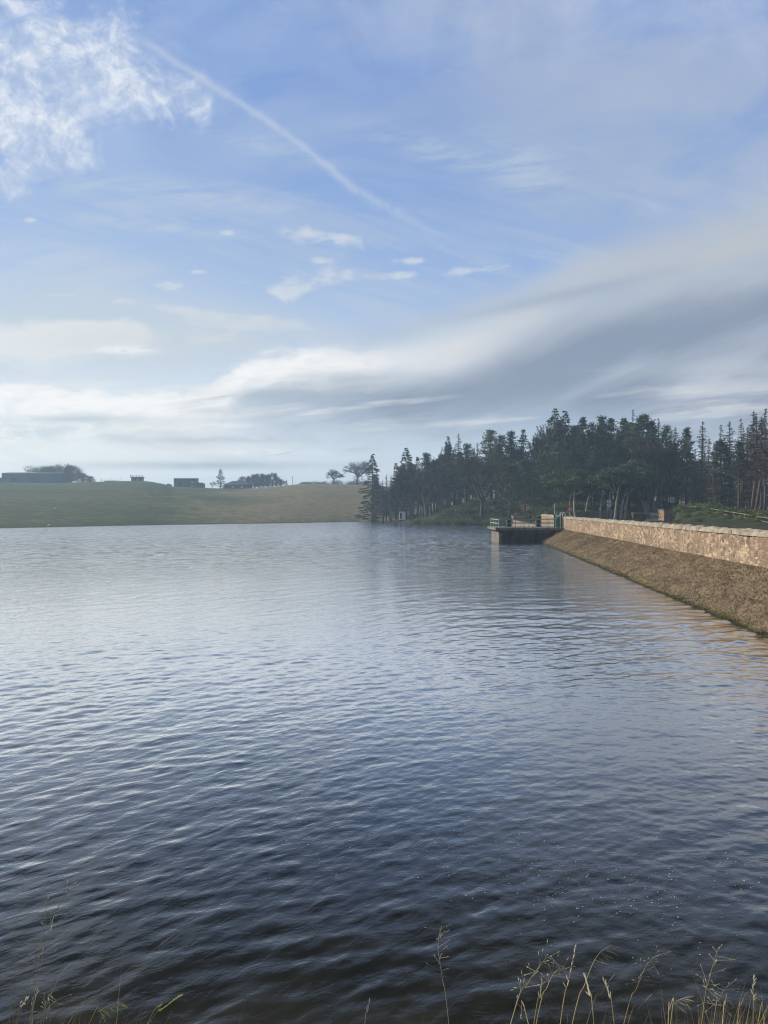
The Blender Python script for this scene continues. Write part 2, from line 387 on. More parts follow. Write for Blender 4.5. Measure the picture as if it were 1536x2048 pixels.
def water_mat(b):
    p = worldco(); x, y, z = sep(p)
    n = noise(vec(x * .9, y * .9), 1, 4, .6)
    # shallow bed showing through close to the bank, peaty depth beyond
    shore = (1.0 - sst(y + x * .10 + n * 1.2, 4.2, 7.6))
    c = mix(shore, (.0050, .0085, .0115), mix(sst(n, .35, .65), (.018, .019, .016), (.036, .036, .029)))
    dist = X.m('SQRT', x * x + y * y)
    far = sst(dist, 14, 70)
    r = X.m('POWER', sst(dist, 6, 95), .8) * .12 + .02
    # small ripples too fine to model; their crests run up to the right on the left, level on the right
    a = vec((x + y) * 1.3, (x - y) * 3.0); a2 = vec(x * 2.2, y * 4.6)
    r1 = noise(a, 1.7, 3, .55, .5); r2 = noise(a2, 1.5, 3, .55, .5)
    k = sst(x - y * .05, -3, 7)
    rip = r1 * (1.0 - k) + r2 * k
    m1 = noise(vec(x * 6 + y * 2, y * 10 - x * 3), 1.0, 3, .6, .4)
    gust = sst(noise(vec(x * .05, y * .035), 1, 3, .5, .3), .30, .65, .55, 1.15)
    h = rip * sst(dist, 8, 60, .010, .030) * gust + m1 * .0035
    n_ = X.nt.nodes.new('ShaderNodeBump'); X.nt.links.new(h.v, n_.inputs['Height'])
    n_.inputs['Strength'].default_value = 1.0; n_.inputs['Distance'].default_value = 1.0
    # far off, where the modelled waves are finer than the mesh, tilt the facets directly
    nc = noise(vec(x * 1.6, y * 4.6), 1.0, 3, .62, .3, out=1); fx, fy, fz = sep(nc)
    big = noise(vec(x * .22, y * .40), 1.0, 4, .6, .4)
    ks = sst(dist, 22, 85, 0.0, 1.15) * sst(big, .30, .66, .65, 1.25)
    va = X.nt.nodes.new('ShaderNodeVectorMath'); va.operation = 'ADD'
    X.nt.links.new(n_.outputs[0], va.inputs[0]); X.nt.links.new(vec((fx - .5) * ks * .6, (fy - .5) * ks, 0.0).v, va.inputs[1])
    vn = X.nt.nodes.new('ShaderNodeVectorMath'); vn.operation = 'NORMALIZE'; X.nt.links.new(va.outputs[0], vn.inputs[0])
    # a dark body under a clear reflecting skin that strengthens toward the horizon
    b.inputs['Specular IOR Level'].default_value = 0.0; b.inputs['Roughness'].default_value = 1.0
    gl = X.nt.nodes.new('ShaderNodeBsdfGlossy'); gl.inputs['Color'].default_value = (1.0, .975, .95, 1)
    X.nt.links.new(r.v, gl.inputs['Roughness']); X.nt.links.new(vn.outputs[0], gl.inputs['Normal'])
    fr = X.nt.nodes.new('ShaderNodeFresnel'); fr.inputs['IOR'].default_value = 1.333; X.nt.links.new(vn.outputs[0], fr.inputs['Normal'])
    k_ = clamp((X(fr.outputs[0]) - .043) * 4.0); k_ = vmin(k_, .92)
    mx = X.nt.nodes.new('ShaderNodeMixShader'); X.nt.links.new(k_.v, mx.inputs[0]); X.nt.links.new(b.outputs[0], mx.inputs[1]); X.nt.links.new(gl.outputs[0], mx.inputs[2])
    X.out_shader = mx.outputs[0]
    return c
M['water'] = material('rippled_water', water_mat, .05, .5)

# ------------------------------------------------------------------ mesh helpers
def tag(o, label=None, cat=None, group=None, kind=None):
    if label: o['label'] = label
    if cat: o['category'] = cat
    if group: o['group'] = group
    if kind: o['kind'] = kind
    return o
def link(name, me, parent=None, loc=None, rz=0):
    o = bpy.data.objects.new(name, me); COL.objects.link(o)
    if parent is not None: o.parent = parent
    if loc is not None: o.location = loc
    if rz: o.rotation_euler = (0, 0, rz)
    return o
def empty(name, loc=(0, 0, 0), rz=0): return link(name, None, None, loc, rz)
def np_mesh(name, V, Fq, mat, smooth=False):
    "V (n,3), Fq (m,3) or (m,4) numpy"
    me = bpy.data.meshes.new(name); V = np.asarray(V, np.float32); Fq = np.asarray(Fq, np.int32)
    k = Fq.shape[1]
    me.vertices.add(len(V)); me.vertices.foreach_set('co', V.ravel())
    me.loops.add(Fq.size); me.loops.foreach_set('vertex_index', Fq.ravel())
    me.polygons.add(len(Fq)); me.polygons.foreach_set('loop_start', np.arange(0, Fq.size, k, dtype=np.int32))
    if smooth: me.polygons.foreach_set('use_smooth', np.ones(len(Fq), bool))
    me.update(calc_edges=True)
    if mat: me.materials.append(mat)
    return me
class MB:
    def __init__(s): s.v = []; s.f = []
    def add(s, vs, fs):
        n = len(s.v); s.v += [tuple(p) for p in vs]; s.f += [tuple(n + i for i in f) for f in fs]
    def box(s, c, d, rz=0, taper=1.0, bev=0.0):
        dx, dy, dz = (k / 2 for k in d); vs = []
        for sz in (-1, 1):
            t = taper if sz > 0 else 1
            for sx, sy in ((-1, -1), (1, -1), (1, 1), (-1, 1)):
                X_, Y_ = sx * dx * t, sy * dy * t
                vs.append((c[0] + X_ * cos(rz) - Y_ * sin(rz), c[1] + X_ * sin(rz) + Y_ * cos(rz), c[2] + sz * dz))
        s.add(vs, [(3, 2, 1, 0), (4, 5, 6, 7), (0, 1, 5, 4), (1, 2, 6, 5), (2, 3, 7, 6), (3, 0, 4, 7)])
    def tube(s, pts, rad, n=6, cap=True):
        pts = [Vector(p) for p in pts]; rad = rad if hasattr(rad, '__len__') else [rad] * len(pts)
        rings = []
        ref = Vector((0, 0, 1)); d0 = (pts[-1] - pts[0]).normalized()
        if abs(d0.z) > .8: ref = Vector((1, 0, 0))
        base = len(s.v)
        for i, p in enumerate(pts):
            a = pts[max(0, i - 1)]; b = pts[min(len(pts) - 1, i + 1)]
            d = (b - a).normalized(); e = d.cross(ref)
            e = e.normalized() if e.length > 1e-6 else Vector((1, 0, 0)); f = d.cross(e)
            for k in range(n):
                t = 2 * pi * k / n; q = p + (e * cos(t) + f * sin(t)) * rad[i]; s.v.append(tuple(q))
        for i in range(len(pts) - 1):
            for k in range(n):
                a = base + i * n + k; b = base + i * n + (k + 1) % n
                s.f.append((a, b, b + n, a + n))
        if cap:
            s.f.append(tuple(base + k for k in range(n))[::-1]); e_ = base + (len(pts) - 1) * n
            s.f.append(tuple(e_ + k for k in range(n)))
    def mesh(s, name, mat, smooth=False, bevel=0):
        me = bpy.data.meshes.new(name); me.from_pydata(s.v, [], s.f)
        if bevel:
            import bmesh
            bm = bmesh.new(); bm.from_mesh(me)
            bmesh.ops.recalc_face_normals(bm, faces=bm.faces)
            bmesh.ops.bevel(bm, geom=list(bm.edges), offset=bevel, segments=2, affect='EDGES', clamp_overlap=True)
            bm.to_mesh(me); bm.free()
        me.update()
        if smooth: me.polygons.foreach_set('use_smooth', [True] * len(me.polygons))
        me.materials.append(mat); return me
    def build(s, name, mat, parent=None, loc=None, smooth=False, bevel=0):
        return link(name, s.mesh(name, mat, smooth, bevel), parent, loc)
rng = np.random.default_rng(11)
def sm(t): t = np.clip(t, 0, 1); return t * t * (3 - 2 * t)

# cheap tiling value noise for geometry
_tab = rng.random((256, 256))
def vnoise(x, y):
    xi = np.floor(x).astype(int); yi = np.floor(y).astype(int); fx = sm(x - xi); fy = sm(y - yi)
    g = lambda a, b: _tab[a & 255, b & 255]
    return (g(xi, yi) * (1 - fx) + g(xi + 1, yi) * fx) * (1 - fy) + (g(xi, yi + 1) * (1 - fx) + g(xi + 1, yi + 1) * fx) * fy
def fbm(x, y, o=4):
    s = 0; a = .5
    for k in range(o): s = s + a * (vnoise(x * 2 ** k + 17 * k, y * 2 ** k + 5 * k) - .5); a *= .5
    return s

# ------------------------------------------------------------------ the lie of the land
def x_edge(y): return 7.21 + .1005 * y       # waterline on the dam
def x_wall(y): return 9.55 + .0963 * y       # foot of the parapet wall
SHORE = [(-150, 3.3), (-112, 60), (-78, 93), (-58, 111), (-42, 132.5), (-21, 150), (-5.4, 167), (-2.6, 164), (3.3, 153), (7.7, 139), (13.4, 130),
         (18.6, 133), (21.3, 130), (21.3, 124), (17.6, 83), (16.9, 80), (14.85, 76), (7.54, 3.3)]
def shore_dist(x, y):
    "signed distance to the lake polygon, positive on land"
    d = np.full(x.shape, 1e9); inside = np.zeros(x.shape, bool); n = len(SHORE)
    for i in range(n):
        ax, ay = SHORE[i]; bx, by = SHORE[(i + 1) % n]
        ex, ey = bx - ax, by - ay; L = ex * ex + ey * ey
        t = np.clip(((x - ax) * ex + (y - ay) * ey) / L, 0, 1)
        d = np.minimum(d, np.hypot(x - ax - t * ex, y - ay - t * ey))
        c = ((ay > y) != (by > y)) & (x < (bx - ax) * (y - ay) / ((by - ay) if by != ay else 1e-9) + ax)
        inside ^= c
    return np.where(inside, -d, d)
CREST = np.array([(-900, 966), (-300, 966), (0, 966), (60, 967), (200, 967), (295, 965), (325, 969), (345, 974), (400, 976), (470, 978), (520, 976), (570, 972), (610, 968), (720, 970), (755, 972), (830, 978), (950, 986), (1600, 992)], float)
FLOOR = np.array([(600, .8), (740, .8), (800, 1.1), (850, 2.0), (900, 3.5), (950, 4.2), (1040, 4.7), (1250, 4.7), (1340, 4.1), (1400, 3.0), (1536, 2.4), (1800, 2.2), (3000, 2.0)], float)
def H(x, y):
    x = np.asarray(x, float); y = np.asarray(y, float)
    r = np.hypot(x, y); px = 768 + F * x / np.maximum(y, 1.0); px = np.where(y < 1, np.where(x < 0, -900, 3000), px)
    d = shore_dist(x, y)
    yy = np.maximum(y, 1)
    # pasture hill
    zc = 3 + (1017 - np.interp(px, CREST[:, 0], CREST[:, 1])) / F * 300
    sh = np.interp(px, [-300, 0, 300, 560, 720, 1536], [95, 111, 132, 150, 167, 140])
    t = (yy - sh) / (300 - sh)
    hill = zc * np.clip(1.0 - (1 - np.clip(t, 0, 1)) ** 1.5, 0, 1)
    hill = np.where(t > 1, zc + (yy - 300) * .010, hill)
    hill = hill * sm(d / 6 + .1) + fbm(x * .03, y * .03) * 2.2 * sm(t * 3) * sm((1.05 - t) * 6)
    # wooded headland
    zf = np.interp(px, FLOOR[:, 0], FLOOR[:, 1])
    head = zf * sm(d / 11) + fbm(x * .1, y * .1) * .8 * sm(d / 5)
    # flat crest of the dam, with the bank rising behind the dark wall
    flat = 1.30 + (zf - 1.3) * sm((yy - 112) / 14)
    onflat = (x > x_wall(y) - .05) & (y < 135)
    head = np.where(onflat & (x > 20), np.minimum(np.maximum(head, 0), flat), head)
    head = np.where((x > x_wall(y) + .1) & (y < 90), 1.30, head)
    w = sm((px - 742) / 70)
    z = hill * (1 - w) + head * w
    far = sm((yy - 215) / 80)
    z = z * (1 - far) + (hill) * far
    # near bank
    nb = 1.38 * np.clip((3.5 - y) / 2.4, 0, 1)
    z = np.where(y < 8, np.where(x < x_edge(y), np.where(d > 0, nb, z), np.where(x < x_wall(y), 1.15 * (x - x_edge(y)) / (x_wall(y) - x_edge(y)) - .14, 1.3)), z)
    z = np.where((y >= 8) & (x > x_edge(y)) & (x < x_wall(y)) & (y < 80), 1.15 * (x - x_edge(y)) / (x_wall(y) - x_edge(y)) - .12, z)
    # grassy bank on the right with the rail along it
    rx = np.interp(y, [20, 62, 106], [24, 32.6, 41.4]); rz = np.interp(y, [20, 62, 79, 89, 106], [1.3, 1.75, 2.4, 2.8, 2.95])
    k = sm((x - (rx - 7)) / 7) * sm((109 - y) / 5) * (y > 10) * sm((px - 1345) / 12)
    z = np.where(y > 8, z + (np.minimum(rz, rz) - 1.3) * k * (y < 109) * (z < 3.6), z)
    z = np.where(d < 0, -.02 - 1.4 * sm(-d / 8), z)
    z = np.where((d >= 0) & (d < 1.5) & (y > 84) & (w > .0), np.maximum(z, .16 * d), z)
    return z
def hz(x, y): return float(H(np.array([x]), np.array([y]))[0])

def build_ground():
    az = np.concatenate([np.linspace(-180, -50, 60, endpoint=False), np.linspace(-50, -36, 60, endpoint=False), np.linspace(-36, 36, 1100, endpoint=False), np.linspace(36, 180, 100)]) * pi / 180
    r = np.concatenate([np.linspace(.3, 6, 30, endpoint=False), np.linspace(6, 70, 120, endpoint=False), np.linspace(70, 180, 330, endpoint=False), np.linspace(180, 330, 130, endpoint=False), np.geomspace(330, 1500, 40)])
    A, Rr = np.meshgrid(az, r, indexing='ij'); Xx = np.sin(A) * Rr; Yy = np.cos(A) * Rr
    Z = H(Xx, Yy)
    n, m = A.shape; V = np.stack([Xx, Yy, Z], -1).reshape(-1, 3)
    i, j = np.meshgrid(np.arange(n - 1), np.arange(m - 1), indexing='ij')
    q = np.stack([i * m + j, i * m + j + 1, (i + 1) * m + j + 1, (i + 1) * m + j], -1)
    cx = (Xx[:-1, :-1] + Xx[1:, 1:]) / 2; cy = (Yy[:-1, :-1] + Yy[1:, 1:]) / 2
    pxc = 768 + F * cx / np.maximum(cy, 1)
    ishill = (cy > 60) & (pxc < 722) | (cy > 215)
    for name, msk in (('hill', ishill), ('ground', ~ishill)):
        f = q[msk]; u, inv = np.unique(f, return_inverse=True)
        tag(link(name, np_mesh(name, V[u], inv.reshape(f.shape)[:, ::-1], M['ground'], True)), kind='structure')
build_ground()

def build_embankment():
    ys = np.concatenate([np.linspace(-1, 40, 560), np.linspace(40.1, 76.5, 260)]); ts = np.linspace(-.12, 1.0, 64)
    Yg, T = np.meshgrid(ys, ts, indexing='ij'); xa = x_edge(Yg); xb = x_wall(Yg) + .04
    Xx = xa + (xb - xa) * T; Z = 1.15 * T
    nz = fbm(Xx * 2.4, Yg * 2.4, 5) * .20 + fbm(Xx * .5, Yg * .5, 3) * .12
    Z = Z + nz * sm((T + .12) * 6) * sm((1.02 - T) * 8) + .03
    end = sm((76.5 - Yg) / 3.5); Z = Z * end - .3 * (1 - end)
    n, m = Yg.shape; V = np.stack([Xx, Yg, Z], -1).reshape(-1, 3)
    i, j = np.meshgrid(np.arange(n - 1), np.arange(m - 1), indexing='ij')
    q = np.stack([i * m + j, i * m + j + 1, (i + 1) * m + j + 1, (i + 1) * m + j], -1).reshape(-1, 4)
    tag(link('embankment', np_mesh('embankment', V, q[:, ::-1], M['embankment'], True)), kind='structure')
    # matted tufts
    for name, N, lab, mat, lo in (('dry_grass', 90000, 'matted dry brown grass covering the sloping face of the dam', 'tuft', .05), ('mossy_grass', 6500, 'yellow green grass fringe along the dam waterline', 'tuft_green', 0)):
        yq = 3 + 72 * rng.random(N) ** 1.25
        t = lo + (1 - lo) * rng.random(N) if lo else np.abs(rng.normal(.01, .045, N)) + .0
        t = np.clip(t, 0.005, .985)
        xq = x_edge(yq) + (x_wall(yq) - x_edge(yq)) * t
        nzz = fbm(xq * 2.4, yq * 2.4, 5) * .20 + fbm(xq * .5, yq * .5, 3) * .12
        zq = 1.15 * t + nzz * sm((t + .12) * 6) * sm((1.02 - t) * 8) + .02
        Vv = []; n = len(xq)
        L = (.035 + .075 * rng.random(n)); a = rng.random(n) * 2 * pi; w = .008 + .012 * rng.random(n)
        # mostly combed down the slope
        dx = -.6 + .9 * rng.normal(size=n); dy = .9 * rng.normal(size=n); dz = .35 + .5 * rng.random(n)
        nn = np.sqrt(dx * dx + dy * dy + dz * dz); dx, dy, dz = dx / nn * L, dy / nn * L, dz / nn * L
        B = np.stack([xq, yq, zq], -1); wv = np.stack([np.cos(a), np.sin(a), 0 * a], -1) * w[:, None]
        P = np.stack([B - wv, B + wv, B + np.stack([dx, dy, dz], -1)], 1).reshape(-1, 3)
        tag(link(name, np_mesh(name, P, np.arange(len(P)).reshape(-1, 3), M[mat])), lab, 'grass', kind='stuff')
build_embankment()

# ------------------------------------------------------------------ water
def wave_height(x, y, step, dist):
    g = np.random.default_rng(5); h = np.zeros_like(x)
    kx = sm((x - y * .05 + 3) / 9)
    calm = .55 + .75 * sm(fbm(x * .09, y * .06, 3) * 2 + .5)
    cp = 1 - .55 * np.exp(-((x - 3.2) / 3.0) ** 2 - ((y - 10.5) / 3.6) ** 2)
    for fam in (0, 1):
        s = 0
        for i in range(64):
            lam = .11 * (1.8 / .11) ** (g.random() ** 1.15)
            # travel direction: family 0 has crests running up to the right, family 1 level crests
            th = (R(-45) if fam == 0 else R(-88)) + g.normal() * (.30 if lam > .7 else .62)
            kk = 2 * pi / lam; a = .0025 * lam ** 1.0 * (1.75 if lam < .5 else 1.0 if lam < .9 else .42)
            ph = g.random() * 2 * pi
            fade = sm((lam / np.maximum(step, 1e-3) - 2.0) / 1.6)
            warp = fbm(x * .35 / max(lam, .5) + i, y * .35 / max(lam, .5), 2) * 2.6
            s = s + a * fade * np.sin(kk * (x * cos(th) + y * sin(th)) + ph + warp)
        s = s + 9.0 * s * np.abs(s)
        h = h + s * ((1 - kx) if fam == 0 else kx)
    # rings spreading from the bank at the lower right
    for cx, cy in ((2.6, 2.3),):
        q = np.hypot((x - cx) * .55, y - cy); h = h + .0045 * np.sin(q * 2 * pi / .30 + fbm(x * 2, y * 2, 2) * 3) * np.exp(-((q - 2.0) / .9) ** 2)
    return h * calm * cp * (.53 + .42 * kx)
def build_water():
    tv = np.linspace(.86, 3.0 / 60, 900); y1 = 3.0 / tv                 # even steps seen from the bank
    y2 = np.geomspace(60, 200, 150)[1:]; ys = np.concatenate([[2.6, 3.0, 3.3], y1, y2]); ys = np.unique(ys)
    us = np.linspace(-.70, .64, 1000)
    us = np.concatenate([np.linspace(-6, -.72, 60), us, np.linspace(.66, 5, 30)])
    Yg, U = np.meshgrid(ys, us, indexing='ij'); Xx = U * Yg
    step = np.maximum(np.gradient(ys)[:, None] * np.ones_like(U), Yg * .00134)
    step = np.where((U < -.7) | (U > .64), 5, step)
    Z = wave_height(Xx, Yg, step, Yg)
    n, m = Yg.shape; V = np.stack([Xx, Yg, Z], -1).reshape(-1, 3)
    i, j = np.meshgrid(np.arange(n - 1), np.arange(m - 1), indexing='ij')
    q = np.stack([i * m + j, i * m + j + 1, (i + 1) * m + j + 1, (i + 1) * m + j], -1)
    cx = (Xx[:-1, :-1] + Xx[1:, 1:]) / 2; cy = (Yg[:-1, :-1] + Yg[1:, 1:]) / 2
    keep = shore_dist(cx, cy) < 3.0
    f = q[keep]; u, inv = np.unique(f, return_inverse=True)
    tag(link('water', np_mesh('water', V[u], inv.reshape(f.shape), M['water'], True)), kind='structure')
build_water()

# ------------------------------------------------------------------ trees (real leaf-sized faces, meshes shared by copies)
class Bag:
    def __init__(s, seed): s.P = []; s.r = np.random.default_rng(seed)
    def cards(s, C, size, flat=.5, aspect=.55, droop=0.0, out=None):
        "triangular sprays about the points C"
        C = np.asarray(C, float); n = len(C)
        if not n: return
        r = s.r; d = r.normal(size=(n, 3)); d[:, 2] = d[:, 2] * flat - droop
        if out is not None: d = d * .6 + out
        d /= np.linalg.norm(d, axis=1)[:, None] + 1e-9
        e = np.cross(d, r.normal(size=(n, 3))); e /= np.linalg.norm(e, axis=1)[:, None] + 1e-9
        L = (size * (.6 + .8 * r.random(n)))[:, None]
        s.P.append(np.stack([C - e * L * aspect * .5, C + e * L * aspect * .5, C + d * L], 1).reshape(-1, 3))
    def strip(s, a, b, w):
        "thin twigs from points a to b (arrays)"
        a = np.asarray(a, float); b = np.asarray(b, float); d = b - a
        for k in range(2):
            e = np.cross(d, s.r.normal(size=d.shape)); e /= np.linalg.norm(e, axis=1)[:, None] + 1e-9
            ww = np.asarray(w).reshape(-1, 1) * np.ones((len(a), 1))
            s.P.append(np.stack([a - e * ww / 2, a + e * ww / 2, b], 1).reshape(-1, 3))
    def mesh(s, name, mat):
        P = np.concatenate(s.P); return np_mesh(name, P, np.arange(len(P)).reshape(-1, 3), mat)
def trunk_mesh(h, r0, r1, seed, mat, lean=0.0, crook=.0, n=6, extra=()):
    rg = np.random.default_rng(seed); b = MB(); pts = []; k = 9; a = rg.random() * 6.28
    for i in range(k + 1):
        t = i / k; w = crook * sin(t * 5 + a) * sin(pi * t)
        pts.append((lean * t ** 1.3 * h + w * cos(a) * h, w * sin(a) * h, t * h - .25 * (i == 0)))
    rad = [r0 * 1.35] + [r0 + (r1 - r0) * (i / k) for i in range(1, k + 1)]
    b.tube(pts, rad, n)
    for e in extra: b.tube(e[0], e[1], 4)
    return b.mesh('trunk', mat, True), pts

def spruce(h, rad, seed, mat='spruce', base=.08, dens=1.0, ragged=.25, bark_='bark_dark', droop=.22, size=.42):
    g = Bag(seed); r = g.r; z = base * h; C = []; O = []
    while z < h * .985:
        t = (z / h - base) / (1 - base); R_ = rad * (1 - t) ** .82 * (.88 + .24 * sin(z * 1.3 + seed)) * (1 - ragged * .5 + ragged * r.random())
        R_ = max(R_, .12); R_ *= min(1, .55 + t * 5)
        nb = int(6 + 4 * r.random())
        for k in range(nb):
            a = r.random() * 6.283; L = R_ * (1 - ragged + 1.6 * ragged * r.random()); m = max(3, int(L * 9 * dens))
            q = np.sqrt(r.random(m)) ; q = q * .93 + .07
            wdt = (r.random(m) - .5) * .55 * (1 - q * .6) * L * .55
            xx = cos(a) * L * q - sin(a) * wdt; yy_ = sin(a) * L * q + cos(a) * wdt
            zz = z - droop * L * q ** 1.2 + .10 * L * q ** 3 + r.normal(size=m) * .05
            C.append(np.stack([xx, yy_, zz], 1)); O.append(np.tile([cos(a) * .9, sin(a) * .9, -.25], (m, 1)))
        z += (.30 + .22 * r.random()) * (.8 + .5 * (1 - t))
    C = np.concatenate(C); O = np.concatenate(O)
    g.cards(C, size, .5, .5, .15, O)
    tm, _ = trunk_mesh(h * .97, .017 * h + .04, .03, seed, M[bark_])
    top = np.array([[0, 0, h * .93]] * 8); g.cards(top, .5, .2, .25, -.9, np.tile([0, 0, 1.4], (8, 1)))
    return tm, g.mesh('crown', M[mat])

def pine(h, rad, seed, mat='pine', base=.5, bark_='bark_dark', nclump=26, csize=.85, size=.30, lean=0.0, crook=.015, flatten=.55, taper=.75, per=95):
    "bare stem, ragged crown of separate needle clumps at the ends of limbs"
    g = Bag(seed); r = g.r; ex = []
    for i in range(nclump):
        t = (i + .5 * r.random()) / nclump; z = h * (base + (1 - base) * t * .96)
        if i < nclump * .18 and r.random() < .35: continue
        R_ = rad * (1 - t) ** taper * (.45 + .75 * r.random()) if t < .93 else .15
        R_ *= min(1, .6 + t * 3)
        a = i * 2.4 + r.random() * 1.2; cx, cy = cos(a) * R_ + lean * h * (z / h) ** 1.3, sin(a) * R_
        s_ = csize * (.65 + .6 * r.random()) * (1.0 - .35 * t)
        m = int(per * (.6 + .6 * r.random())); d = r.normal(size=(m, 3)); d /= np.linalg.norm(d, axis=1)[:, None]
        q = r.random(m) ** .4
        # a lumpy clump, not a ball
        lump = 1 + .4 * np.sin(d[:, 0] * 5 + i) * np.cos(d[:, 1] * 4 + i * 2)
        C = np.stack([cx + d[:, 0] * q * s_ * lump * 1.15, cy + d[:, 1] * q * s_ * lump * 1.15, z + .12 * R_ + d[:, 2] * q * s_ * flatten * lump], 1)
        g.cards(C, size, .6, .55, -.15)
        ex.append(([(lean * h * (z / h) ** 1.3, 0, z - R_ * .25), (cx * .6 + lean * h * .4 * (z / h) ** 1.3, cy * .6, z - R_ * .04), (cx, cy, z)], [.07 * (1.1 - t), .045, .02]))
    for i in range(7):      # dead snags on the bare stem
        z = h * (.15 + (base - .1) * r.random()); a = r.random() * 6.28; L = .5 + 1.1 * r.random()
        l0 = lean * h * (z / h) ** 1.3
        ex.append(([(l0, 0, z), (l0 + cos(a) * L, sin(a) * L, z + .15 * L)], [.035, .012]))
    tm, _ = trunk_mesh(h * .95, .012 * h + .06, .05, seed, M[bark_], lean, crook, extra=ex)
    return tm, g.mesh('crown', M[mat])

def larch(h, rad, seed, dens=1.0, lean=0.0, base=.22, w=.095, mat='larch', bark_='bark_dark'):
    "leafless: stem and fine drooping branches with short twigs"
    g = Bag(seed); r = g.r; z = base * h; A = []; B_ = []; Wd = []
    while z < h * .99:
        t = (z / h - base) / (1 - base); R_ = max(.15, rad * (1 - t) ** .8)
        if t < .25 : R_ *= .6 + 1.6 * t
        for k in range(int(2 + 3 * r.random() * dens) + 1):
            a = r.random() * 6.283; L = R_ * (.5 + .65 * r.random()); l0 = lean * h * (z / h) ** 1.5
            p0 = np.array([l0, 0, z]); p1 = p0 + [cos(a) * L * .55, sin(a) * L * .55, L * (.06 - .05 * r.random())]
            p2 = p0 + [cos(a) * L, sin(a) * L, -.06 * L + .25 * L * r.random()]
            A += [p0, p1]; B_ += [p1 + (p1 - p0) * .2, p2]; Wd += [w, w * .8]
            m = max(3, int(L * 9 * dens)); q = r.random(m)[:, None]
            S = p0 + (p2 - p0) * (q * .9 + .1); E = S + np.concatenate([r.normal(size=(m, 2)) * .18 * (1 + L * .15), -.10 - .30 * r.random((m, 1))], 1)
            A += list(S); B_ += list(E); Wd += [w * .62] * m
        z += .22 + .22 * r.random()
    g.strip(np.array(A), np.array(B_), np.array(Wd))
    tm, _ = trunk_mesh(h, .011 * h + .04, .02, seed, M[bark_], lean, .008)
    # follow the lean exactly
    return tm, g.mesh('crown', M[mat])

def bare_tree(h, seed, spread=.75, w=.09, levels=5, mat='twig', bark_='bark_grey', trunk_t=.17, up=.35, fork=4):
    g = Bag(seed); r = random.Random(seed); A = []; B_ = []; Wd = []; tb = MB()
    def grow(p, d, L, rad, lv):
        q = p + d * L
        mid = p + d * L * .5 + Vector((r.gauss(0, .06), r.gauss(0, .06), r.gauss(0, .04))) * L
        if lv <= 2: tb.tube([p, mid, q], [rad, rad * .82, rad * .66], 5 if lv < 2 else 4, False)
        else: A.extend([tuple(p), tuple(mid)]); B_.extend([tuple(mid + (mid - p) * .15), tuple(q)]); Wd.extend([max(rad * 1.5, w * .6)] * 2)
        if lv >= levels: return
        for k in range(fork if lv else fork + 1):
            ax = Vector((r.gauss(0, 1), r.gauss(0, 1), r.gauss(0, .5))).normalized()
            nd = (d + ax * spread * (.7 + .5 * r.random()) + Vector((0, 0, up * .4))).normalized()
            s0 = q if (k < 2 or lv == 0) else p + (q - p) * (.4 + .5 * r.random())
            grow(s0, nd, L * (.62 + .22 * r.random()), rad * .62, lv + 1)
    grow(Vector((0, 0, -.2)), Vector((r.gauss(0, .05), r.gauss(0, .05), 1)).normalized(), h * trunk_t, h * .021, 0)
    g.strip(np.array(A), np.array(B_), np.array(Wd))
    P = np.concatenate(g.P); k = h / max(P[:, 2].max(), 1e-3)
    g.P = [P * k]; tb.v = [tuple(c * k for c in v) for v in tb.v]
    return tb.mesh('trunk', M[bark_], True), g.mesh('crown', M[mat])

def umbrella(h, rad, seed, lean, mat='umbrella', base=.44, nplate=26, bark_='bark_pale', per=260, size=.36):
    "wind-shaped pine: pale crooked stem, wide layered crown"
    g = Bag(seed); r = g.r; ex = []
    for i in range(nplate):
        q = sqrt(r.random()); a = r.random() * 6.283; cx, cy = cos(a) * rad * q + lean * h * .9, sin(a) * rad * q * .8
        dome = 1 - (q ** 2) * .55; z = h * (base + (1 - base) * dome * (.35 + .6 * r.random())); s_ = (.75 + .6 * r.random()) * rad * .22 + .3
        m = per; d = r.normal(size=(m, 3)); d /= np.linalg.norm(d, axis=1)[:, None]; qq = r.random(m) ** .45
        lump = 1 + .35 * np.sin(d[:, 0] * 6 + i) * np.cos(d[:, 1] * 5 + i * 2)
        C = np.stack([cx + d[:, 0] * qq * s_ * 1.3 * lump, cy + d[:, 1] * qq * s_ * 1.3 * lump, z + d[:, 2] * qq * s_ * .36], 1)
        g.cards(C, size, .5, .5, -.2)
        if i % 5 == 0: ex.append(([(lean * h * .6, 0, h * (base + .02)), (cx * .55 + lean * h * .2, cy * .5, h * (base + .12)), (cx, cy, z - .1)], [.045, .03, .015]))
    b = MB(); k = 8; pts = []
    for i in range(k + 1):
        t = i / k; pts.append((lean * h * (.75 * t + .10 * sin(t * 6.5 + seed) * (1 if t > .1 else 0)), .05 * h * sin(t * 4 + seed * 2) * t, t * h * .72 - .25 * (i == 0)))
    b.tube(pts, [.24, .18, .17, .16, .15, .13, .10, .07, .04], 7)
    for e in ex: b.tube(e[0], e[1], 4)
    return b.mesh('trunk', M[bark_], True), g.mesh('crown', M[mat])

